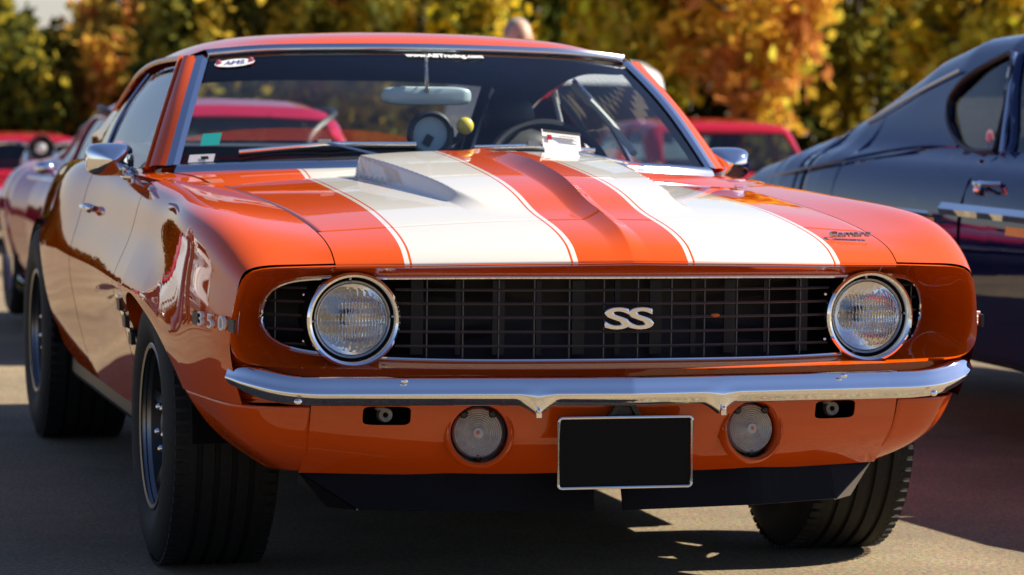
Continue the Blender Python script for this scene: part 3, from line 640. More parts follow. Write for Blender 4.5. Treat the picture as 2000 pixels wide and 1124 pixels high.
# ---- door handles, badges, side markers
for s, d in ((-1, doors[0]), (1, doors[1])):
    x = side_point(2.45, .80)+.006
    part('handle', join(tube(cspline([(s*(x-.004), 2.36, .80), (s*(x+.016), 2.385, .80), (s*(x+.018), 2.45, .80), (s*(x+.014), 2.50, .80), (s*(x-.004), 2.525, .80)], 24), .0085, 8), ellipsoid((s*(x+.01), 2.372, .80), (.012, .014, .014), 12, 8)), 'chrome', d)
    n_ = (s, 0, 0); xf = (0, -s, 0)
    f_ = fenders[0] if s < 0 else fenders[1]
    yb = .235; xb = side_point(yb, .645)
    ang = (side_point(.35, .645)-side_point(.12, .645))/.23
    for t, dy in (('3', -.066), ('5', 0), ('0', .066)):
        yy = yb+dy*1.0*(1 if s < 0 else -1)*(-1); xx = side_point(yy, .645)
        words('engine_badge', t, .046, 'white_sticker', f_, frame((s*(xx+.004), yy, .643), (s*ang*(1 if s > 0 else 1)*(1 if s > 0 else -1)*-1*-1, s*1.0, 0), (0, 0, 1)), extrude=.004, sx=1.7)
    for dy in (-.118, .112): part('engine_badge', box((s*(side_point(yb+dy, .645)+.002), yb+dy, .643), (.006, .035, .028), rot=(0, 0, -s*ang)), 'black', f_, smooth=False)
    for k in range(3):
        yy, zz = 1.40-.045*k, .60-.040*k; xx = side_point(yy, zz)+crease(yy)*.4
        part('fender_badge', box((s*(xx+.004), yy, zz), (.012, .052, .034), rot=(0, s*.05, 0)), 'black', f_, smooth=False)
        part('fender_badge', box((s*(xx+.006), yy, zz+.019), (.016, .056, .008)), 'chrome', f_, smooth=False)
xm = side_point(.30, .62); part('side_marker', box((xm+.004, .27, .628), (.012, .07, .03), rot=(0, 0, -.08)), 'steel', bevel=.004, smooth=False)
# script badge on the header panel
nz = Vector((0, -.28, .96)); words('script_badge', 'Camaro', .037, 'steel', car, Matrix.Translation((.568, .185, .8375)) @ frame((0, 0, 0), (1, .16, .01), (-.0, .95, .30)), extrude=.003, shear=.35, spacing=.9)

# ---- screen stickers
def decal(name, u, v, w, h, m, z=.004, rx=0., n=4, parent=None):
    """flat print stuck on the screen glass, w x h metres"""
    c = wsp(u, v, z); x = wsp(u+.03, v, z)-wsp(u-.03, v, z); x /= np.linalg.norm(x); y = wsp(u, min(v+.04, 1), z)-wsp(u, v-.04, z); y /= np.linalg.norm(y)
    if n == 4: P = [(-1, -1), (1, -1), (1, 1), (-1, 1)]
    else: P = [(math.cos(q), math.sin(q)) for q in np.linspace(0, 2*math.pi, n, endpoint=False)]
    return part(name, (A([c+x*a*w/2+y*b*h/2 for a, b in P]), [tuple(range(len(P)))]), m, parent, smooth=False), c, x, y
o, c, x, y = decal('oval_sticker', -.865, .885, .112, .046, 'white_sticker', n=28)
for a in (-.045, .045): part('sticker_patch', mv(ellipsoid((0, 0, 0), (.009, .001, .012), 10, 6), c+x*a+A([0, -.002, .001])), 'pink_print', o)
words('sticker_text', 'AMS', .030, 'blue_print', o, frame(c+A([0, -.0018, .0012]), x, y), extrude=.0004)
decal('teal_sticker', -.895, .185, .055, .048, 'teal'); o, c, x, y = decal('corner_sticker', -.915, .045, .075, .030, 'white_sticker')
part('sticker_patch', (A([c+x*a+y*b+A([0, -.001, .001]) for a, b in ((.0, -.006), (.022, -.006), (.018, .006), (-.004, .006))]), [(0, 1, 2, 3)]), 'black', o, smooth=False)
c = wsp(.075, .925, .005); x = wsp(.10, .945, .005)-wsp(.05, .945, .005); y = wsp(.075, .99, .005)-wsp(.075, .90, .005)
words('screen_banner', 'www.ABTracing.com', .031, 'white_sticker', car, frame(c, x, y), extrude=.0005, sx=.84, bold=.0011)

# ---- dark trim inside the pillars
for o_ in [o_ for o_ in car.children if o_.name.split('.')[0] in ('sail_panel', 'rear_pillar', 'rear_header', 'windscreen_pillar')]:
    v = A([q.co for q in o_.data.vertices]); mk('inner_trim', (v*A([.972, 1, 1])+A([0, .012 if 'wind' in o_.name else -.012, -.008]), [tuple(q.vertices) for q in o_.data.polygons]), 'headliner', o_)
# ---- cabin
mq = [(math.copysign(abs(math.cos(q))**.35, math.cos(q)), math.copysign(abs(math.sin(q))**.55, math.sin(q))) for q in np.linspace(0, 2*math.pi, 48, endpoint=False)]
part('rear_view_mirror', grid(A([[(.0+.129*k*a+.0*b, 2.02+dy+.1*.129*k*a*0, 1.131+.026*k*b) for a, b in mq] for k, dy in ((.02, -.012), (.80, -.012), (.95, -.009), (1, .0), (.97, .010), (.02, .012))]), closev=True, flip=True), 'mirror_back', angle=60)
part('mirror_bracket', tube(lin([(.0, 2.006, 1.14), (-.006, 1.995, 1.19), (.0, 2.03, 1.245)], 8), .006, 6), 'steel')
dash = loft([[(-.72,1.80,.925),(-.4,1.65,.94),(0,1.60,.947),(.4,1.65,.94),(.72,1.80,.925)], [(-.72,1.95,.925),(-.4,1.88,.945),(0,1.86,.955),(.4,1.88,.95),(.72,1.95,.925)], [(-.72,2.02,.85),(-.4,1.98,.85),(0,1.96,.85),(.4,1.98,.85),(.72,2.02,.85)]], 14, 30)
part('dashboard', grid(dash, flip=True), 'vinyl')
def seat(x, y, h, w):
    b = loft([[(x+w*math.copysign(abs(math.cos(q))**.6, math.cos(q))*k, y+dy+.06*math.sin(q)*kk, z) for q in np.linspace(0, 2*math.pi, 25)] for z, k, dy, kk in ((.38, .9, 0, 1), (.55, 1, .03, 1), (.75, 1, .07, 1), (h-.10, .95, .11, .95), (h-.03, .82, .125, .8), (h, .45, .13, .4))], 24, 25, lv=True)
    s_ = part('seat', grid(b), 'vinyl'); part('seat_cushion', box((x, y-.26, .40), (w*2, .5, .16)), 'vinyl', s_, bevel=.05)
    return s_
seat(-.36, 2.62, .93, .24); s_ = seat(.41, 2.58, 1.03, .18); part('headrest', ellipsoid((.425, 2.73, 1.07), (.080, .045, .070), 24, 12), 'vinyl', s_)
part('rear_bench', box((0, 3.28, .62), (1.25, .22, .50)), 'vinyl', bevel=.08); part('parcel_shelf', box((0, 3.60, .940), (1.16, .46, .03)), 'vinyl', smooth=False)
sw_c = A((.36, 2.02, .95)); ringp = [(sw_c[0]+.185*math.cos(q), sw_c[1]+.185*math.sin(q)*.42, sw_c[2]-.06+.185*math.sin(q)*.9) for q in np.linspace(0, 2*math.pi, 48, endpoint=False)]
wh = part('steering_wheel', tube(ringp, .013, 8, closed=True), 'vinyl')
for q in (math.radians(200), math.radians(340), math.radians(270)):
    part('wheel_spoke', tube(lin([sw_c+A((0, 0, -.06)), (sw_c[0]+.18*math.cos(q), sw_c[1]+.18*math.sin(q)*.42, sw_c[2]-.06+.18*math.sin(q)*.9)], 4), .009, 6), 'steel', wh)
# dash-top gauge with a yellow shift light on an arm
gc = A((-.044, 1.78, 1.028))
ga = part('dash_gauge', mv(lathe([(.045, .015), (.064, .01), (.066, -.004), (.058, -.016), (.050, -.012), (.048, .0)], 40), gc), 'black')
part('gauge_face', disc(gc+A([0, .003, 0]), .053), 'gauge_face', ga); part('gauge_needle', box(gc+A([-.006, -.002, -.016]), (.022, .002, .03), rot=(0, .5, 0)), 'black', ga, smooth=False)
part('gauge_stand', tube(lin([gc+A([0, .02, -.05]), gc+A([.02, .03, -.10])], 5), .014, 8), 'black', ga)
part('gauge_arm', tube(lin([gc+A([.045, .01, -.03]), gc+A([.08, .0, -.010]), gc+A([.094, -.002, .018])], 10), .009, 8), 'black', ga)
part('shift_light', ellipsoid(gc+A([.096, -.006, .024]), (.024, .02, .024), 20, 12), 'yellow', ga)
# harness bar and belts, far door frame
part('roll_bar', tube(lin([(.43, 2.95, 1.21), (.33, 2.70, 1.10), (.21, 2.40, .96)], 10), .019, 8), 'black')
part('seat_belt', tube(lin([(.385, 2.78, 1.145), (.33, 2.68, 1.075), (.29, 2.60, 1.01)], 10), .006, 4, flat=2), 'light_trim')
part('vent_window_bar', tube(lin([(.535, 2.40, 1.165), (.575, 2.18, 1.07), (.60, 1.99, .975)], 6), .010, 6), 'light_trim'); part('belt_guide', tube(lin([(.569, 2.75, 1.143), (.594, 2.75, 1.049)], 4), .008, 6), 'light_trim')  # first tube: pale strip added to stand for a sunlit window edge
# ---- floor, wheel wells, engine bay: dark and closed
part('underbody', box((0, 2.65, .31), (1.45, 3.6, .08)), 'dark', smooth=False)
part('engine_bay', box((0, .80, .56), (1.10, .80, .46)), 'dark', smooth=False)
part('cabin_floor', box((0, 2.4, .36), (1.5, 1.9, .02)), 'dark', smooth=False)
part('firewall', box((0, 1.45, .62), (1.55, .03, .54)), 'dark', smooth=False)
for s in (-1, 1):
    part('inner_door', box((s*.815, 2.4, .60), (.02, 1.9, .56)), 'dark', smooth=False)
    for yc, zc in ((.955, .34), (3.70, .34)):
        w_ = lathe([(.44, -.14), (.44, .13), (1e-4, .13)], 30, 'x', 0, math.pi); v, f = mv(w_, (s*.75, yc, zc), sc=(-s, .98, .84)) if True else w_
        part('wheel_well', (v, f), 'dark')
    part('rocker', box((s*.80, 2.30, .28), (.08, 1.85, .08)), 'black', bevel=.02)
part('radiator_support', box((0, .30, .53), (1.30, .02, .46)), 'dark', smooth=False)
part('crossmember', box((0, .95, .22), (1.1, .12, .08)), 'rim', smooth=False)
part('oil_pan', box((0, 1.1, .22), (.3, .4, .12)), 'dark', smooth=False)

# ---- wheels
def wheel(s, xc, yc, R, w, rim_r):
    hw = w/2; sgn = s
    prof = [(rim_r, -hw+.02), (rim_r+.012, -hw+.004), (rim_r+.05, -hw-.006), (R-.07, -hw-.008), (R-.04, -hw-.002), (R-.022, -hw+.006), (R-.010, -hw+.016), (R-.004, -hw+.028)]
    n_ = 5; ws_ = 2*hw-.056; 
    for k in range(n_):
        a = -hw+.028+ws_*(k+.18)/n_; b = -hw+.028+ws_*(k+.82)/n_
        prof += [(R, a), (R, b)] + ([(R-.008, b+.003), (R-.008, b+ws_*.36/n_-.003)] if k < n_-1 else [])
    prof += [(R-.004, hw-.028), (R-.010, hw-.016), (R-.022, hw-.006), (R-.04, hw+.002), (R-.07, hw+.008), (rim_r+.05, hw+.006), (rim_r+.012, hw-.004), (rim_r, hw-.02)]
    loc = (s*xc, yc, R)
    W = part('wheel', lathe([(rim_r-.004, -hw+.03), (rim_r-.012, -hw+.06), (rim_r-.02, 0), (rim_r-.012, hw-.03), (rim_r, hw-.01)], 64, 'x'), 'rim', loc=loc)
    part('tyre', lathe(prof, 128, 'x'), 'rubber', W, angle=50)
    # tread blocks: staggered ribs standing on the shoulders
    bl = []
    for i in range(72):
        q = 2*math.pi*i/72
        for xx in (-hw+.026, hw-.026):
            v, f = box((0, 0, R-.0035), (.030, R*2*math.pi/72*.62, .008)); c, n2 = math.cos(q), math.sin(q); v = v+A([xx, 0, 0])
            bl.append((np.stack([v[:, 0], v[:, 1]*c-v[:, 2]*n2, v[:, 1]*n2+v[:, 2]*c], 1), f))
    t = part('tread_blocks', join(*bl), 'rubber', W, smooth=False); t['kind'] = 'stuff'
    o_ = s  # outboard direction
    part('rim_lip', lathe([(rim_r-.004, s*(hw-.035)), (rim_r+.004, s*(hw-.012)), (rim_r+.007, s*(hw-.004)), (rim_r+.004, s*(hw-.002)), (rim_r-.006, s*(hw-.004))], 64, 'x'), 'lip', W)
    for k in range(5):
        q = 2*math.pi*k/5+.3; P = lin([(s*(hw-.065), .03*math.cos(q), .03*math.sin(q)), (s*(hw-.075), .5*rim_r*math.cos(q), .5*rim_r*math.sin(q)), (s*(hw-.055), (rim_r-.008)*math.cos(q), (rim_r-.008)*math.sin(q))], 10)
        part('spoke', tube(P, np.linspace(.032, .024, 10), 8), 'rim', W)
        part('lug_nut', ellipsoid((s*(hw-.03), .055*math.cos(q+.6), .055*math.sin(q+.6)), (.012, .009, .009), 8, 6), 'chrome', W)
    part('hub_cap', mv(lathe([(.05, 0), (.045, .03), (.03, .045), (1e-4, .048)], 24, 'x'), (s*(hw-.075), 0, 0), sc=(s, 1, 1)), 'rim', W)
    return W
for s in (-1, 1):
    wheel(s, .795, .950, .335, .262, .195); wheel(s, .765, 3.70, .345, .275, .195)
# ---- paper card tucked under the wiper
cc = A([.264, 1.555, .990]); cx = A([.985, .16, -.10]); cy = A([-.02, .30, .94]); cy /= np.linalg.norm(cy)
def card(c, w, h, k): return (A([c+cx*a*w/2+cy*b*h/2+A([0, -.012*(1-b*b)*0+k, 0]) for b in np.linspace(-1, 1, 4) for a in np.linspace(-1, 1, 4)]), [(i*4+j, i*4+j+1, i*4+j+5, i*4+j+4) for i in range(3) for j in range(3)])
cd_ = mk('paper_card', card(cc+A([0, 0, .030]), .112, .050, 0), 'paper', smooth=False, solid=.001)
cd_['label'] = 'white paper card standing tucked under the wiper on the windscreen'; cd_['category'] = 'card'
mk('printed_strip', card(cc+A([0, -.002, .050]), .112, .008, 0), 'black', cd_, smooth=False)
mk('printed_logo', card(cc+A([0, -.003, .034])-cx*.036, .014, .014, 0), 'red_lamp', cd_, smooth=False)
for k in range(3): mk('printed_line', card(cc+A([0, -.003, .040-.009*k])+cx*.018, .055, .003, 0), 'steel', cd_, smooth=False)
c2_ = mk('folded_paper', card(A([.222, 1.40, .995]), .098, .020, 0), 'paper', smooth=False, solid=.001)
c2_['label'] = 'small folded white paper lying at the rear edge of the hood below the standing card'; c2_['category'] = 'paper'
# ================================================================== other cars: shell with cut windows
def shell_car(name, lab, cat, loc, rotz, pm, tab, arches, side_win, front_win, rear_win, wheel_r=.32, glass='tint', extra=None, group=None, track=None):
    """tab rows: y, half width, sill z, crease z, shoulder half width, shoulder z, roof-edge half width, roof-edge z, centre z"""
    T = thing(name, lab, cat, loc, rotz, group); tab = A(tab); ys = tab[:, 0]
    def P(n, vf, m, parent=None, **k): return mk(n, vf, m, parent or T, **k)
    def sec(y):
        w, zb, zc, ws_, zs, wr, zr, zt = [np.interp(y, ys, tab[:, i]) for i in range(1, 9)]
        ctl = [(w*.93, zb), (w*.985, zb+.45*(zc-zb)), (w, zc), (w*.55+ws_*.45, zc*.25+zs*.75), (ws_, zs), ((ws_+wr)/2+.012, (zs+zr)/2), (wr, zr), (wr*.86, zr*.4+zt*.6), (wr*.5, zr*.1+zt*.9), (0, zt)]
        s = cspline(ctl, 150, mode='nat'); z0 = zb
        for yc, R in arches:
            if abs(y-yc) < R: z0 = max(z0, wheel_r+math.sqrt(R*R-(y-yc)**2)*.98)
        i = np.where(s[:40, 1] < z0)[0]
        if len(i) and i[-1] < 39: s = s[i[-1]+1:]
        return lin(s, 46)
    yy = set(np.round(np.linspace(ys[0], ys[-1], 70), 4)) | set(np.round(ys, 4))
    for yc, R in arches: yy |= set(np.round(yc+R*np.cos(np.linspace(0, math.pi, 25)), 4))
    yy = sorted(q for q in yy if ys[0] <= q <= ys[-1]); G = A([[(x, y, z) for x, z in sec(y)] for y in yy])
    V = np.concatenate([G, (G*A([-1, 1, 1]))[:, -2::-1]], 1); vf = grid(V)
    nv = V.shape[1]; n = len(yy); v, f = vf; k = len(v)
    v = np.concatenate([v, [V[0].mean(0)], [V[-1].mean(0)]]); f = f+[(k, i+1, i) for i in range(nv-1)]+[(k+1, (n-1)*nv+i, (n-1)*nv+i+1) for i in range(nv-1)]
    me = bpy.data.meshes.new('tmp'); me.from_pydata([tuple(q) for q in v], [], f); bm = bmesh.new(); bm.from_mesh(me); bpy.data.meshes.remove(me)
    bmesh.ops.remove_doubles(bm, verts=bm.verts, dist=1e-5); bmesh.ops.recalc_face_normals(bm, faces=bm.faces)
    if sum(q.normal.z*q.calc_area() for q in bm.faces) < 0: bmesh.ops.reverse_faces(bm, faces=bm.faces)
    def inside(poly, x, z):
        r = False
        for k in range(len(poly)):
            (x1, z1), (x2, z2) = poly[k], poly[k-1]
            if (z1 > z) != (z2 > z) and x < (x2-x1)*(z-z1)/(z2-z1)+x1: r = not r
        return r
    jobs = [('window', w, 'x', None) for w in side_win]+([('windscreen', front_win[0], 'y', front_win[1:3])] if front_win else [])+([('rear_window', rear_win[0], 'y', rear_win[1:3])] if rear_win else [])
    panes = []
    for nm, poly, ax, rg_ in jobs:
        for k in range(len(poly)):
            (a0, z0), (a1, z1) = poly[k-1], poly[k]
            if ax == 'x': co, no = (0, a0, z0), (0, z1-z0, -(a1-a0)); near = [q for q in bm.faces if min(w_.co.y for w_ in q.verts) < max(u[0] for u in poly)+.02 and max(w_.co.y for w_ in q.verts) > min(u[0] for u in poly)-.02]
            else: co, no = (a0, 0, z0), (z1-z0, 0, -(a1-a0)); near = [q for q in bm.faces if rg_[0] < q.calc_center_median().y < rg_[1]]
            ge = set(near)
            for q in near: ge.update(q.edges); ge.update(q.verts)
            bmesh.ops.bisect_plane(bm, geom=list(ge), plane_co=co, plane_no=no, dist=1e-5)
        hit = []
        for q in bm.faces:
            m_ = q.calc_center_median()
            if ax == 'x' and inside(poly, m_.y, m_.z) and abs(m_.x) > .3: hit.append(q)
            if ax == 'y' and rg_[0] < m_.y < rg_[1] and inside(poly, m_.x, m_.z): hit.append(q)
        for s in ((-1, 1) if ax == 'x' else (0,)):
            hs = [q for q in hit if s == 0 or q.calc_center_median().x*s > 0]; vs = {}; fs = []
            for q in hs: fs.append(tuple(vs.setdefault(w_, len(vs)) for w_ in q.verts))
            if fs: panes.append((nm, [tuple(w_.co-w_.normal*.012) for w_ in vs], fs))
        bmesh.ops.delete(bm, geom=hit, context='FACES')
    me = bpy.data.meshes.new('body'); bm.to_mesh(me); bm.free(); body = bpy.data.objects.new('body', me); COL.objects.link(body); body.parent = T; me.materials.append(M[pm])
    me.polygons.foreach_set('use_smooth', [True]*len(me.polygons)); me.set_sharp_from_angle(angle=math.radians(50)); so = body.modifiers.new('s', 'SOLIDIFY'); so.thickness = .025; so.offset = -1
    for nm, pv, pf in panes: P(nm, (A(pv), pf), glass, angle=180)
    def on_side(y, z):
        s = sec(y); i = np.argmin(abs(s[:34, 1]-z)); return s[i, 0]-.018
    P('floor_pan', box((0, (ys[0]+ys[-1])/2, tab[:, 2].min()+.10), (1.3, ys[-1]-ys[0]-.5, .06)), 'dark', smooth=False)
    P('cabin_trim', box((0, np.mean([q[0] for w in side_win for q in w]) if side_win else 2.2, .5), (1.35, 1.9, .40)), 'vinyl', smooth=False)
    tr = track or np.interp(arches[0][0], ys, tab[:, 1])-.11
    for s in (-1, 1):
        for yc, R in arches:
            W = P('wheel', lathe([(wheel_r-.11, -.09), (wheel_r-.115, 0), (wheel_r-.11, .09)], 40, 'x'), 'steel', loc=(s*tr, yc, wheel_r))
            P('tyre', lathe([(wheel_r-.11, -.08), (wheel_r-.03, -.10), (wheel_r-.008, -.085), (wheel_r, -.06), (wheel_r, .06), (wheel_r-.008, .085), (wheel_r-.03, .10), (wheel_r-.11, .08)], 48, 'x'), 'rubber', W)
            P('hub_cap', mv(lathe([(wheel_r-.115, .06), (wheel_r-.14, .05), (wheel_r-.2, .075), (1e-4, .085)], 32, 'x'), (0, 0, 0), sc=(s, 1, 1)), 'chrome', W)
            P('wheel_well', mv(lathe([(R+.02, -.12), (R+.02, .10), (1e-4, .10)], 24, 'x', 0, math.pi), (s*(tr-.03), yc, wheel_r), sc=(-s, 1, 1)), 'dark')
    if extra: extra(T, P, on_side, sec)
    return T

# ---- navy fastback beside the orange car
BT = [(-.38,.62,.36,.66,.58,.74,.35,.75,.755),(-.30,.72,.30,.70,.66,.80,.40,.815,.82),(.05,.80,.27,.74,.72,.85,.45,.865,.875),(1.0,.85,.26,.765,.75,.90,.5,.92,.935),(1.75,.868,.26,.765,.745,.935,.55,.945,.96),(2.32,.87,.26,.762,.735,.945,.57,1.30,1.345),(2.6,.87,.26,.76,.73,.948,.565,1.325,1.385),(2.95,.87,.26,.76,.725,.95,.56,1.31,1.37),(3.3,.87,.26,.758,.722,.952,.56,1.245,1.31),(3.75,.868,.265,.756,.72,.955,.57,1.105,1.17),(4.2,.86,.28,.753,.71,.93,.575,.975,1.03),(4.6,.84,.30,.75,.69,.865,.56,.875,.905),(4.95,.80,.33,.735,.65,.785,.50,.795,.81),(5.12,.74,.38,.70,.60,.735,.40,.74,.745),(5.16,.66,.44,.66,.55,.70,.35,.705,.71)]
def blue_extra(T, P, on, sec):
    for s in (-1, 1):
        P('belt_strip', loft([[(s*(on(y, .775)+.030), y, .782) for y in np.linspace(.6, 2.48, 12)], [(s*(on(y, .745)+.030), y, .748) for y in np.linspace(.6, 2.48, 12)]], 2, 24).reshape(-1, 3) if False else grid(np.stack([[(s*(on(y, .785)+.026), y, .785) for y in np.linspace(.6, 2.50, 24)], [(s*(on(y, .76)+.034), y, .764) for y in np.linspace(.6, 2.50, 24)], [(s*(on(y, .745)+.026), y, .744) for y in np.linspace(.6, 2.50, 24)]])), 'chrome')
        for y0, y1 in ((1.55, 1.95), (2.55, 2.90)): P('painted_reflection', grid(np.stack([[(s*(on(y, z)+.0215), y, z) for y in np.linspace(y0, y1, 8)] for z in (.728, .715, .70)]), flip=(s > 0)), 'yellow')  # yellow bands painted on the flank in place of reflections
        P('lower_strip', tube([(s*(on(y, .752)+.022), y, .742) for y in np.linspace(2.6, 5.0, 24)], .008, 6), 'chrome')
        P('drip_rail', tube(cspline([(s*(on(2.95, 1.225)+.018), 2.95, 1.232), (s*(on(3.3, 1.15)+.018), 3.3, 1.155), (s*(on(3.75, 1.03)+.018), 3.75, 1.035)], 30), .006, 6), 'satin')
        P('haunch_line', tube(cspline([(s*(on(2.75, .955)+.014), 2.75, .965), (s*(on(3.0, .95)+.018), 3.0, .962), (s*(on(3.5, .90)+.018), 3.5, .905), (s*(on(4.2, .83)+.018), 4.2, .825), (s*(on(4.7, .79)+.016), 4.7, .785)], 30), .007, 6), M['navy'])
        h = P('handle', join(tube(cspline([(s*(on(2.2, .85)+.012), 2.07, .858), (s*(on(2.2, .85)+.045), 2.10, .858), (s*(on(2.2, .85)+.048), 2.2, .858), (s*(on(2.2, .85)+.012), 2.24, .858)], 14), .010, 8), ellipsoid((s*(on(2.2, .84)+.03), 2.22, .835), (.014, .02, .016), 10, 8)), 'chrome')
        P('door_gap', tube([(s*(on(2.34, z)+.019), 2.34-.10*max(0, z-.80)*0, z) for z in np.linspace(.36, .95, 14)], .005, 5), 'dark')
        P('window_post', tube(lin([(s*(on(2.30, .96)+.022), 2.33, .955), (s*(on(2.54, 1.28)+.022), 2.54, 1.288)], 5), .011, 6), 'chrome')
        P('window_seal', tube(cspline([(s*(on(y, z)+.022), y, z) for y, z in QW+QW[:1]], 60), .011, 6), 'black')
        P('headlamp', mv(lathe([(.10, .03), (.098, -.02), (.085, -.03), (1e-4, -.045)], 24), (s*.56, -.34, .66)), 'reflector')
        P('tail_lamp', box((s*.5, 5.15, .60), (.22, .03, .08)), 'red_lamp', bevel=.01)
    st = P('round_sticker', (A([(-(on(2.50, .985)-.001+.006), 2.535+.035*math.cos(q), 1.0+.03*math.sin(q)) for q in np.linspace(0, 2*math.pi, 20, endpoint=False)]), [tuple(range(20))]), 'white_sticker', smooth=False)
    P('sticker_patch', (A([(-(on(2.50, .985)+.008), 2.535+.022*math.cos(q), 1.002+.016*math.sin(q)) for q in np.linspace(0, 2*math.pi, 12, endpoint=False)]), [tuple(range(12))]), 'pink_print', st, smooth=False)
    P('front_bumper', box((0, -.41, .50), (1.4, .07, .09)), 'chrome', bevel=.02); P('rear_bumper', box((0, 5.17, .50), (1.45, .07, .10)), 'chrome', bevel=.02)
    for x in (-.36, .36): P('seat_back', box((x, 2.30, .86), (.46, .14, .44), rot=(.2, 0, 0)), 'vinyl', bevel=.05)
QW = [(2.40,.962),(2.60,.955),(2.78,.985),(2.93,1.06),(2.97,1.12),(2.91,1.18),(2.78,1.24),(2.64,1.28),(2.57,1.288)]
blue = shell_car('fastback_car', 'dark navy fastback coupe parked on the right, with chrome door handle and rear quarter window', 'car', (2.97, .85, 0), 0, 'navy', BT,
    [(.75, .37), (3.95, .37)], [QW, [(1.55,.965),(2.28,.96),(2.49,1.288),(2.28,1.288),(2.03,1.20)]],
    ([(-.60,.99),(.60,.99),(.50,1.24),(-.50,1.24)], 1.0, 2.4, 1.7, 2.4), None, wheel_r=.33, extra=blue_extra)

# ---- low crimson coupe in the row behind
MT = [(0,.70,.32,.50,.55,.56,.3,.57,.58),(.12,.80,.26,.52,.66,.62,.4,.63,.64),(.6,.87,.24,.56,.72,.70,.45,.70,.71),(1.0,.89,.24,.58,.74,.735,.5,.735,.745),(1.55,.86,.24,.56,.72,.76,.55,.765,.78),(2.05,.85,.24,.56,.71,.77,.52,1.07,1.115),(2.4,.85,.24,.56,.71,.78,.51,1.09,1.145),(2.8,.86,.24,.58,.72,.785,.51,1.06,1.12),(3.2,.90,.24,.60,.74,.80,.50,.93,.98),(3.6,.91,.25,.61,.74,.80,.52,.83,.85),(4.2,.85,.28,.60,.70,.77,.5,.78,.785),(4.5,.76,.36,.58,.62,.70,.4,.71,.72)]
def mag_extra(T, P, on, sec):
    for s in (-1, 1):
        P('drip_rail', tube(cspline([(s*(on(1.56, .80)+.02), 1.58, .80), (s*(on(1.85, .98)+.02), 1.82, .96), (s*(on(2.1, 1.06)+.02), 2.08, 1.075), (s*(on(2.6, 1.06)+.02), 2.6, 1.07), (s*(on(3.0, .95)+.02), 3.05, .97)], 30), .016, 6), 'black')
        P('door_trim', tube([(s*(on(y, .73)+.022), y, .735) for y in np.linspace(1.6, 3.0, 12)], .010, 6), 'chrome')
        P('fender_vent', box((s*(on(1.5, .5)+.012), 1.5, .48), (.02, .22, .16)), 'black', smooth=False)
        m_ = P('door_mirror', ellipsoid((s*.89, 1.72, .82), (.05, .04, .032), 20, 12), 'chrome'); P('mirror_arm', tube(lin([(s*.80, 1.74, .76), (s*.87, 1.72, .81)], 4), .012, 6), 'chrome', m_)
        P('headlamp_door', box((s*.52, .32, .665), (.3, .22, .012), rot=(.18, 0, 0)), M['magenta'], bevel=.004)
        P('side_pipe', tube([(s*.84, 1.1, .22), (s*.86, 1.4, .20), (s*.86, 2.9, .20), (s*.84, 3.1, .22)], .04, 8), 'chrome')
    P('front_bumper', box((0, -.03, .44), (1.35, .07, .06)), 'chrome', bevel=.02)
    P('screen_wiper', tube(lin([(-.5, 1.60, .80), (.2, 1.56, .80)], 6), .008, 5), 'satin')
mx, my = spot(15.6, -1.46); fwd = Vector((0, 1))
mag = shell_car('low_coupe', 'low crimson coupe with a black roof gutter in the row right behind the orange car', 'car', (mx, my-2.3, gz(my)), 0, 'magenta', MT,
    [(.95, .36), (3.55, .37)], [[(1.72,.815),(2.5,.82),(2.62,1.04),(2.12,1.045),(1.95,.98)], [(2.56,.82),(2.95,.83),(2.72,1.02),(2.66,1.03)]],
    ([(-.60,.81),(.60,.81),(.46,1.05),(.2,1.065),(-.2,1.065),(-.46,1.05)], 1.2, 2.08, 1.5, 2.08), ([(-.42,.88),(.42,.88),(.40,1.0),(-.40,1.0)], 2.85, 3.6, 2.85, 3.6), wheel_r=.32, extra=mag_extra)

# ---- red saloon further back on the right
RT_ = [(0,.70,.32,.52,.60,.66,.35,.67,.68),(.15,.80,.26,.56,.70,.72,.4,.73,.74),(.9,.84,.24,.60,.74,.78,.5,.79,.80),(1.35,.85,.24,.62,.745,.80,.55,.81,.83),(1.85,.85,.24,.62,.74,.81,.58,1.19,1.235),(2.4,.85,.24,.62,.74,.81,.58,1.215,1.265),(2.95,.85,.24,.62,.74,.81,.57,1.18,1.23),(3.5,.84,.25,.62,.73,.81,.56,.86,.88),(4.1,.80,.28,.60,.70,.79,.5,.80,.805),(4.3,.74,.34,.58,.64,.74,.4,.75,.755)]
def red_extra(T, P, on, sec):
    for s in (-1, 1):
        m_ = P('door_mirror', ellipsoid((s*.92, 1.55, .90), (.09, .05, .06), 16, 10), M['red'])
        P('headlamp', mv(lathe([(.09, .03), (.088, -.02), (1e-4, -.03)], 20), (s*.55, .02, .60)), 'reflector')
        P('door_gap', tube([(s*(on(2.35, z)+.02), 2.35, z) for z in np.linspace(.3, .8, 8)], .006, 5), 'dark')
    P('front_bumper', box((0, -.03, .44), (1.5, .08, .10)), 'chrome', bevel=.02)
rx, ry = spot(26, 1.62)
red = shell_car('red_saloon', 'bright red saloon parked in the distance, its roof between the orange and the navy car', 'car', (rx, ry-2.3, gz(ry)), .05, 'red', RT_,
    [(.85, .35), (3.3, .35)], [[(1.62,.85),(2.30,.85),(2.30,1.165),(1.98,1.16)], [(2.40,.85),(3.10,.85),(2.90,1.14),(2.40,1.165)]],
    ([(-.62,.85),(.62,.85),(.52,1.16),(-.52,1.16)], 1.0, 2.0, 1.3, 1.95), ([(-.55,.90),(.55,.90),(.5,1.12),(-.5,1.12)], 2.8, 3.8, 2.9, 3.6), wheel_r=.31, extra=red_extra)

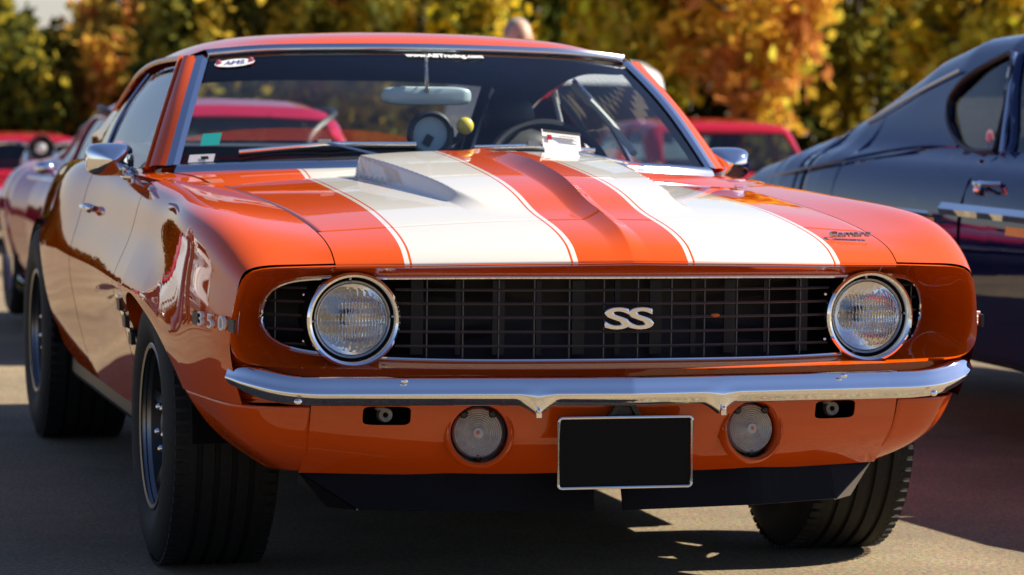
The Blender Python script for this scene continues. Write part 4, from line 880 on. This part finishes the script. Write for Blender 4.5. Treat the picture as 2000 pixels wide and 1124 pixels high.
# ---- white van
VT = [(0,.80,.34,.70,.72,.86,.4,.87,.88),(.12,.92,.28,.74,.82,.95,.5,.96,.97),(.55,.97,.26,.80,.90,1.08,.6,1.10,1.13),(.75,.98,.26,.82,.93,1.15,.72,1.20,1.24),(1.35,.98,.26,.84,.95,1.25,.78,1.92,1.98),(1.8,.98,.26,.84,.96,1.28,.80,1.99,2.06),(4.6,.98,.26,.84,.96,1.28,.80,1.99,2.06),(4.8,.94,.30,.84,.92,1.25,.76,1.9,1.97)]
def van_extra(T, P, on, sec):
    for s in (-1, 1):
        m_ = P('door_mirror', ellipsoid((s*1.14, .95, 1.22), (.10, .08, .15), 16, 10), M['white']); P('mirror_arm', tube(lin([(s*.93, 1.0, 1.15), (s*1.08, .96, 1.18)], 4), .03, 6), 'black', m_)
        P('headlamp', box((s*.68, .07, .74), (.28, .12, .16)), 'reflector', bevel=.03)
    P('front_bumper', box((0, -.02, .44), (1.75, .12, .24)), 'black', bevel=.04); P('grille', box((0, .03, .72), (.8, .1, .10)), 'black', smooth=False)
vx, vy = spot(34, .74)
van = shell_car('white_van', 'white van with a dark windscreen parked far behind the orange car', 'van', (vx, vy-1.2, gz(vy)), -.05, 'white', VT,
    [(.95, .37), (3.9, .37)], [[(1.05,1.22),(1.75,1.26),(1.75,1.78),(1.36,1.76)]],
    ([(-.84,1.18),(.84,1.18),(.70,1.80),(-.70,1.80)], .2, 1.5, .6, 1.45), None, wheel_r=.34, extra=van_extra)

# ---- silver hatchback at the far left
sx_, sy_ = spot(33, -3.55)
HT = [tuple(r[:5])+tuple(np.array(r[5:])*1.0) for r in RT_]; HT = [(r[0], r[1], r[2], r[3], r[4], r[5], r[6], r[7], r[8]) for r in RT_]
def hat_extra(T, P, on, sec):
    for s in (-1, 1): P('headlamp', box((s*.55, .05, .62), (.26, .12, .13)), 'reflector', bevel=.03); P('door_mirror', ellipsoid((s*.92, 1.5, .96), (.09, .05, .06), 14, 8), M['silver'])
    P('front_bumper', box((0, -.02, .42), (1.5, .1, .2)), M['silver'], bevel=.04)
hat = shell_car('silver_hatchback', 'pale silver car at the far left, half hidden behind the crimson coupe', 'car', (sx_, sy_-2, gz(sy_)), .1, 'silver', HT,
    [(.85, .35), (3.3, .35)], [[(1.62,.85),(2.30,.85),(2.30,1.165),(1.98,1.16)], [(2.40,.85),(3.10,.85),(2.90,1.14),(2.40,1.165)]],
    ([(-.62,.85),(.62,.85),(.52,1.16),(-.52,1.16)], 1.0, 2.0, 1.3, 1.95), None, wheel_r=.31, extra=hat_extra)

# ---- motorcycle among the parked cars at far left
def motorcycle(loc, rz):
    T = thing('motorcycle', 'dark maroon motorcycle with a round white headlamp at the far left edge', 'motorcycle', loc, rz)
    for y in (0, 1.4):
        W = mk('wheel', mv(lathe([(.26, -.05), (.30, -.055), (.32, 0), (.30, .055), (.26, .05)], 32, 'x'), (0, y, .32)), 'rubber', T); mk('rim', mv(lathe([(.26, -.03), (.25, 0), (.26, .03)], 32, 'x'), (0, y, .32)), 'chrome', W)
        mk('hub', mv(lathe([(.05, -.06), (.06, 0), (.05, .06)], 16, 'x'), (0, y, .32)), 'steel', W)
        for k in range(5): mk('spoke', tube(lin([(0, y, .32), (0, y+.25*math.cos(k*1.2566), .32+.25*math.sin(k*1.2566))], 3), .012, 5), 'steel', W)
    for s in (-1, 1):
        mk('fork', tube(lin([(s*.09, 0, .32), (s*.10, .28, .95)], 5), .025, 8), 'chrome', T); mk('handlebar', tube(cspline([(s*.02, .28, .98), (s*.2, .30, 1.02), (s*.36, .42, 1.0)], 10), .014, 6), 'chrome', T)
        mk('exhaust', tube(cspline([(s*.12, .55, .35), (s*.17, .9, .28), (s*.18, 1.6, .36)], 16), .04, 8), 'chrome', T)
    mk('engine', join(box((0, .70, .45), (.30, .42, .30)), mv(lathe([(.12, 0), (.13, .1), (.1, .25)], 16, 'z'), (0, .62, .55))), 'rim', T, bevel=.03)
    mk('fuel_tank', ellipsoid((0, .62, .84), (.16, .30, .13), 24, 14), M['magenta'], T); mk('seat', ellipsoid((0, 1.15, .78), (.15, .38, .07), 24, 12), 'vinyl', T)
    mk('front_mudguard', mv(lathe([(.35, -.07), (.37, 0), (.35, .07)], 20, 'x', .3, 2.4), (0, 0, .32)), M['magenta'], T); mk('rear_mudguard', mv(lathe([(.35, -.08), (.37, 0), (.35, .08)], 20, 'x', .3, 2.2), (0, 1.4, .32)), M['magenta'], T)
    h = mk('headlamp', mv(lathe([(.04, .14), (.09, .08), (.105, 0), (.10, -.02)], 28), (0, .14, .98)), 'black', T); mk('lamp_glass', mv(lathe([(.042, -.024), (.03, -.03), (1e-4, -.036)], 28), (0, .14, .98)), 'white_sticker', h)
qx, qy = spot(24.5, -3.62); motorcycle((qx, qy, gz(qy)-.0), -.1)

# ================================================================== people
def person(loc, rz, lab, top, legs, hair, h=1.66, bald=False, arm_bend=0.):
    T = thing('person', lab, 'person', loc, rz); k = h/1.70
    J = {'pelvis': (0, 0, .93), 'belly': (0, -.01, 1.06), 'chest': (0, .0, 1.26), 'neck0': (0, .01, 1.40), 'neck1': (0, 0, 1.47)}
    R = {'pelvis': .135, 'belly': .125, 'chest': .145, 'neck0': .075, 'neck1': .055}; E_ = [('pelvis', 'belly'), ('belly', 'chest'), ('chest', 'neck0'), ('neck0', 'neck1')]
    for s, t in ((-1, 'r'), (1, 'l')):
        for n_, p, r in (('hip', (s*.09, 0, .88), .10), ('knee', (s*.10, -.02, .49), .066), ('ankle', (s*.11, .02, .09), .045), ('toe', (s*.125, -.15, .04), .038),
                         ('sh', (s*.17, .0, 1.35), .066), ('elbow', (s*.24, .03, 1.09), .048), ('wrist', (s*.22, -.10-arm_bend, .90+arm_bend*.8), .032), ('palm', (s*.215, -.14-arm_bend, .84+arm_bend*.9), .034)):
            J[n_+t] = p; R[n_+t] = r
        E_ += [('pelvis', 'hip'+t), ('hip'+t, 'knee'+t), ('knee'+t, 'ankle'+t), ('ankle'+t, 'toe'+t), ('chest', 'sh'+t), ('sh'+t, 'elbow'+t), ('elbow'+t, 'wrist'+t), ('wrist'+t, 'palm'+t)]
        for i, dx in enumerate((-.022, -.008, .008, .022)):
            J['f%d%s' % (i, t)] = (s*.215, -.14-arm_bend+dx, .76-.01*(i in (1, 2))+arm_bend*.9); R['f%d%s' % (i, t)] = .008; E_.append(('palm'+t, 'f%d%s' % (i, t)))
        J['th'+t] = (s*.195, -.185-arm_bend, .80+arm_bend*.9); R['th'+t] = .009; E_.append(('palm'+t, 'th'+t))
    names = list(J); me = bpy.data.meshes.new('body'); me.from_pydata([tuple(A(J[n_])*k) for n_ in names], [(names.index(a), names.index(b)) for a, b in E_], [])
    o = bpy.data.objects.new('body', me); COL.objects.link(o); o.parent = T
    sk = o.modifiers.new('skin', 'SKIN'); sk.use_smooth_shade = True
    for i, n_ in enumerate(names): v = me.skin_vertices[0].data[i]; v.radius = (R[n_]*k, R[n_]*k*(.75 if n_ in ('chest', 'belly', 'pelvis') else 1)); v.use_root = n_ == 'pelvis'
    sb = o.modifiers.new('u', 'SUBSURF'); sb.levels = sb.render_levels = 2
    bpy.context.view_layer.update(); bake(o); me = o.data; me.materials.clear()
    for m_ in (top, legs, 'skin', 'black'): me.materials.append(M[m_])
    for p in me.polygons:
        z = p.center.z/k; x = abs(p.center.x)/k
        p.material_index = 3 if z < .09 else 2 if z > 1.44 or (x > .17 and z < .93+arm_bend*.8 and z > .6) else 0 if z > .94 else 1; p.use_smooth = True
    hd_ = mk('head', ellipsoid((0, -.01*k, 1.585*k), (.076*k, .098*k, .118*k), 24, 16), 'skin', T)
    mk('nose', ellipsoid((0, -.11*k, 1.575*k), (.013*k, .018*k, .022*k), 10, 8), 'skin', hd_); mk('mouth', ellipsoid((0, -.095*k, 1.525*k), (.026*k, .008*k, .007*k), 10, 6), 'cloth_maroon', hd_)
    for s in (-1, 1): mk('eye', ellipsoid((s*.03*k, -.093*k, 1.60*k), (.013*k, .008*k, .008*k), 10, 6), 'black', hd_); mk('ear', ellipsoid((s*.077*k, 0, 1.58*k), (.012*k, .022*k, .03*k), 10, 8), 'skin', hd_)
    mk('hair', ellipsoid((0, .026*k, 1.628*k), (.082*k, .092*k, .092*k), 24, 14), hair, T)
    return T
px_, py_ = spot(18.2, .02); person((px_, py_, gz(py_)), .1, 'person standing behind the orange car, only the pale grey head showing above its roof', 'cloth_light', 'denim', 'hair', 1.64)

# ================================================================== trees
def leaf_mat():
    m = bpy.data.materials.new('autumn_leaf'); m.use_nodes = True; n = m.node_tree.nodes; l = m.node_tree.links; n.remove(n['Principled BSDF'])
    at = n.new('ShaderNodeAttribute'); at.attribute_name = 'leaf_colour'; d = n.new('ShaderNodeBsdfDiffuse'); t = n.new('ShaderNodeBsdfTranslucent'); mx_ = n.new('ShaderNodeMixShader'); mx_.inputs[0].default_value = .45
    l.new(at.outputs['Color'], d.inputs[0]); l.new(at.outputs['Color'], t.inputs[0]); l.new(d.outputs[0], mx_.inputs[1]); l.new(t.outputs[0], mx_.inputs[2]); l.new(mx_.outputs[0], n['Material Output'].inputs[0]); return m
M['leaf'] = leaf_mat(); M['bark'] = add_noise(mat('bark', (.06, .045, .03), .9), 8, .5, bump=.5)
def leaves(name, C, size, cols, parent, aspect=1.5):
    """C: leaf centres; one bent quad each with its own tilt"""
    n = len(C); q = RNG.normal(size=(n, 3)); q /= np.linalg.norm(q, axis=1, keepdims=True); r = RNG.normal(size=(n, 3)); r[:, 2] -= .8
    r -= (r*q).sum(1, keepdims=True)*q; r /= np.linalg.norm(r, axis=1, keepdims=True); w = np.cross(q, r); s = (size*RNG.uniform(.7, 1.35, n))[:, None]
    V = np.stack([C-r*s*aspect*.5, C+w*s*.5+q*s*.12, C+r*s*aspect*.5, C-w*s*.5+q*s*.12], 1).reshape(-1, 3); me = bpy.data.meshes.new(name)
    me.vertices.add(4*n); me.vertices.foreach_set('co', V.ravel()); me.loops.add(4*n); me.loops.foreach_set('vertex_index', np.arange(4*n)); me.polygons.add(n); me.polygons.foreach_set('loop_start', np.arange(n)*4); me.update()
    ca = me.color_attributes.new('leaf_colour', 'FLOAT_COLOR', 'POINT'); ca.data.foreach_set('color', np.repeat(np.concatenate([cols, np.ones((n, 1))], 1), 4, 0).ravel())
    o = bpy.data.objects.new(name, me); COL.objects.link(o); me.materials.append(M['leaf']); o.parent = parent; return o
PAL = {'olive': [(.32,.26,.03),(.18,.17,.03),(.07,.08,.02),(.46,.33,.04),(.08,.09,.02)], 'gold': [(.78,.52,.04),(.68,.46,.03),(.36,.32,.04),(.80,.55,.10),(.16,.15,.02)],
       'orange': [(.78,.33,.06),(.72,.26,.07),(.80,.48,.06),(.62,.34,.04),(.46,.17,.05)], 'green': [(.10,.14,.03),(.18,.22,.04),(.34,.33,.05),(.06,.08,.02),(.50,.44,.06)], 'dark': [(.025,.035,.010),(.035,.04,.012),(.05,.05,.015)], 'rust': [(.52,.20,.06),(.50,.29,.05),(.32,.22,.04),(.64,.38,.07),(.14,.12,.03)]}
def tree(loc, h, rx_, zlow, pal, lab, n_clump=120, per=34, size=.15, group='autumn trees along the far edge of the car park', weep=1.7):
    T = thing('autumn_tree', lab, 'tree', loc, RNG.uniform(0, 6), group)
    path = cspline([(0, 0, -.05), (RNG.normal()*.06, RNG.normal()*.06, h*.3), (RNG.normal()*.12, RNG.normal()*.12, h*.62), (RNG.normal()*.15, 0, h*.92)], 16)
    br = [tube(path, np.linspace(.13, .025, 16), 8)]
    for k in range(9):
        q = RNG.uniform(0, 6.28); z = h*RNG.uniform(.28, .8); b0 = A([np.interp(z, path[:, 2], path[:, i]) for i in range(3)]); L = rx_*RNG.uniform(.5, .85)
        br.append(tube(cspline([b0, b0+A([math.cos(q)*L*.5, math.sin(q)*L*.5, .25]), b0+A([math.cos(q)*L, math.sin(q)*L, .45])], 8), np.linspace(.05, .012, 8), 6))
    mk('trunk', join(*br), 'bark', T)
    cc_ = []
    zc, rz_ = (h+zlow)/2, (h-zlow)/2
    while len(cc_) < n_clump:
        p = RNG.normal(size=3); p /= np.linalg.norm(p); p *= RNG.uniform(.35, 1)**.5; wob = 1+.16*math.sin(5*p[0]+3*p[2]+loc[0])+.12*math.sin(7*p[1]-4*p[2]); p = p*wob
        taper = 1-.30*max(0, p[2]); cc_.append((p[0]*rx_*taper, p[1]*rx_*taper, zc+p[2]*rz_))
    cc_ = A(cc_); base = A(PAL[pal])[RNG.integers(0, len(PAL[pal]), n_clump)]*RNG.uniform(.7, 1.3, (n_clump, 1))
    d = RNG.normal(size=(n_clump, per, 3))*A([.15, .15, .15*weep])*RNG.uniform(.6, 1.3, (n_clump, 1, 1)); C_ = (cc_[:, None]+d).reshape(-1, 3)
    cols = np.clip(np.repeat(base, per, 0)*RNG.uniform(.7, 1.55, (n_clump*per, 1)), 0, .8); leaves('crown', C_, size, cols, T)
    return T
TREES = [ # depth, side, height, radius, crown base, palette, label
 (45,-7.6,2.9,1.25,.35,'olive','olive yellow tree at the left edge, sky showing above its top'), (46,-5.7,3.0,1.2,.35,'rust','brownish tree second from the left, with sky above it'), (44,-4.2,3.6,1.15,.4,'olive','olive tree with drooping yellow sprays above the roof of the crimson coupe'),
 (47,-2.9,4.6,1.25,.5,'rust','rust red tree behind the left end of the orange car roof'), (45,-1.3,4.8,1.4,.5,'gold','golden tree behind the middle of the orange car roof'), (48,.2,5.0,1.35,.6,'green','green tree with few yellow leaves behind the person'),
 (44,1.75,4.4,1.05,.9,'gold','yellow tree between the white van and the orange tree'), (43,3.15,4.6,1.30,1.65,'orange','bright orange tree with a round crown hanging above the red saloon'), (48,5.0,5.0,1.35,1.2,'olive','olive tree right of the orange tree, with bare shade below'), (45,6.4,4.8,1.25,.9,'gold','yellow and green tree above the navy car tail'), (46,8.0,5.0,1.4,.8,'olive','olive tree at the right edge above the navy roof')]
for D, L, h, r, zl, pal, lab in TREES:
    x, y = spot(D, L); tree((x, y, gz(y)), h+(.9 if L > -4.5 or L < -9 else .25), r, zl, pal, lab)
# second row: a dense dark hedge with its own leaves
def hedge():
    T = thing('hedge', 'tall dark green hedge closing the car park behind the autumn trees', 'hedge'); n = 60000
    s = RNG.uniform(-26, 15, n); D = 53+RNG.normal(size=n)*.7; zt_ = np.interp(s, [-26, -10, -8.5, -7, -5.8, -4.6, -3, 15], [1.7, 2.0, 3.2, 2.6, 3.3, 3.4, 5.0, 5.6])+.25*np.sin(s*5)+.15*np.sin(s*13); z = RNG.uniform(0, 1, n)**.9*zt_
    P = A([[*spot(d, l), 0] for d, l in zip(D, s)]); P[:, 2] = gz(60)+z
    pal = A(PAL['dark']+PAL['dark']+[(.10,.09,.02)]); leaves('foliage', P, .17, pal[RNG.integers(0, len(pal), n)]*RNG.uniform(.6, 1.4, (n, 1)), T)
    st = []
    for l in np.arange(-26, 15, .8): x, y = spot(53.3, l); st.append(tube(lin([(x, y, gz(60)-.1), (x+.1, y, gz(60)+1.4)], 4), .05, 5))
    mk('stems', join(*st), 'bark', T)
    return T
hedge()

# ================================================================== the next row to the left: out of the frame, seen in the paintwork
def copy_tree(o, parent=None):
    c = o.copy(); COL.objects.link(c); c.parent = parent
    for ch in list(o.children): copy_tree(ch, c)
    return c
w2 = copy_tree(hat); w2.location = (-4.3, 9.5, gz(10)); w2.rotation_euler = (0, 0, 0); w2['label'] = 'silver car in the row to the left, outside the frame, mirrored in the orange door'
v2 = copy_tree(van); v2.location = (-7.6, 14.0, gz(15)); v2.rotation_euler = (0, 0, .1); v2['label'] = 'white van left of the frame, mirrored in the orange car flank'
person((-2.9, 7.2, gz(7.2)), 2.4, 'person in light jacket left of the frame, mirrored in the orange flank', 'cloth_light', 'denim', 'hair', 1.72)
person((-3.6, 8.3, gz(8.3)), 1.2, 'person in maroon top left of the frame, mirrored in the orange flank', 'cloth_maroon', 'cloth_dark', 'cloth_dark', 1.78)

r3c = copy_tree(red); r3c.location = (-4.6, 15.2, gz(16)); r3c.rotation_euler = (0, 0, .0); r3c['label'] = 'red saloon in the left row outside the frame, mirrored in the orange quarter panel'
person((-4.6, 11.2, gz(11.2)), 2.0, 'person in pale jacket farther left of the frame, behind the mirrored silver car', 'cloth_light', 'cloth_dark', 'cloth_dark', 1.75)
r2c = copy_tree(red); x_, y_ = spot(37, -5.6); r2c.location = (x_, y_-2, gz(y_)); r2c['label'] = 'red saloon at the far left edge, beyond the motorcycle'
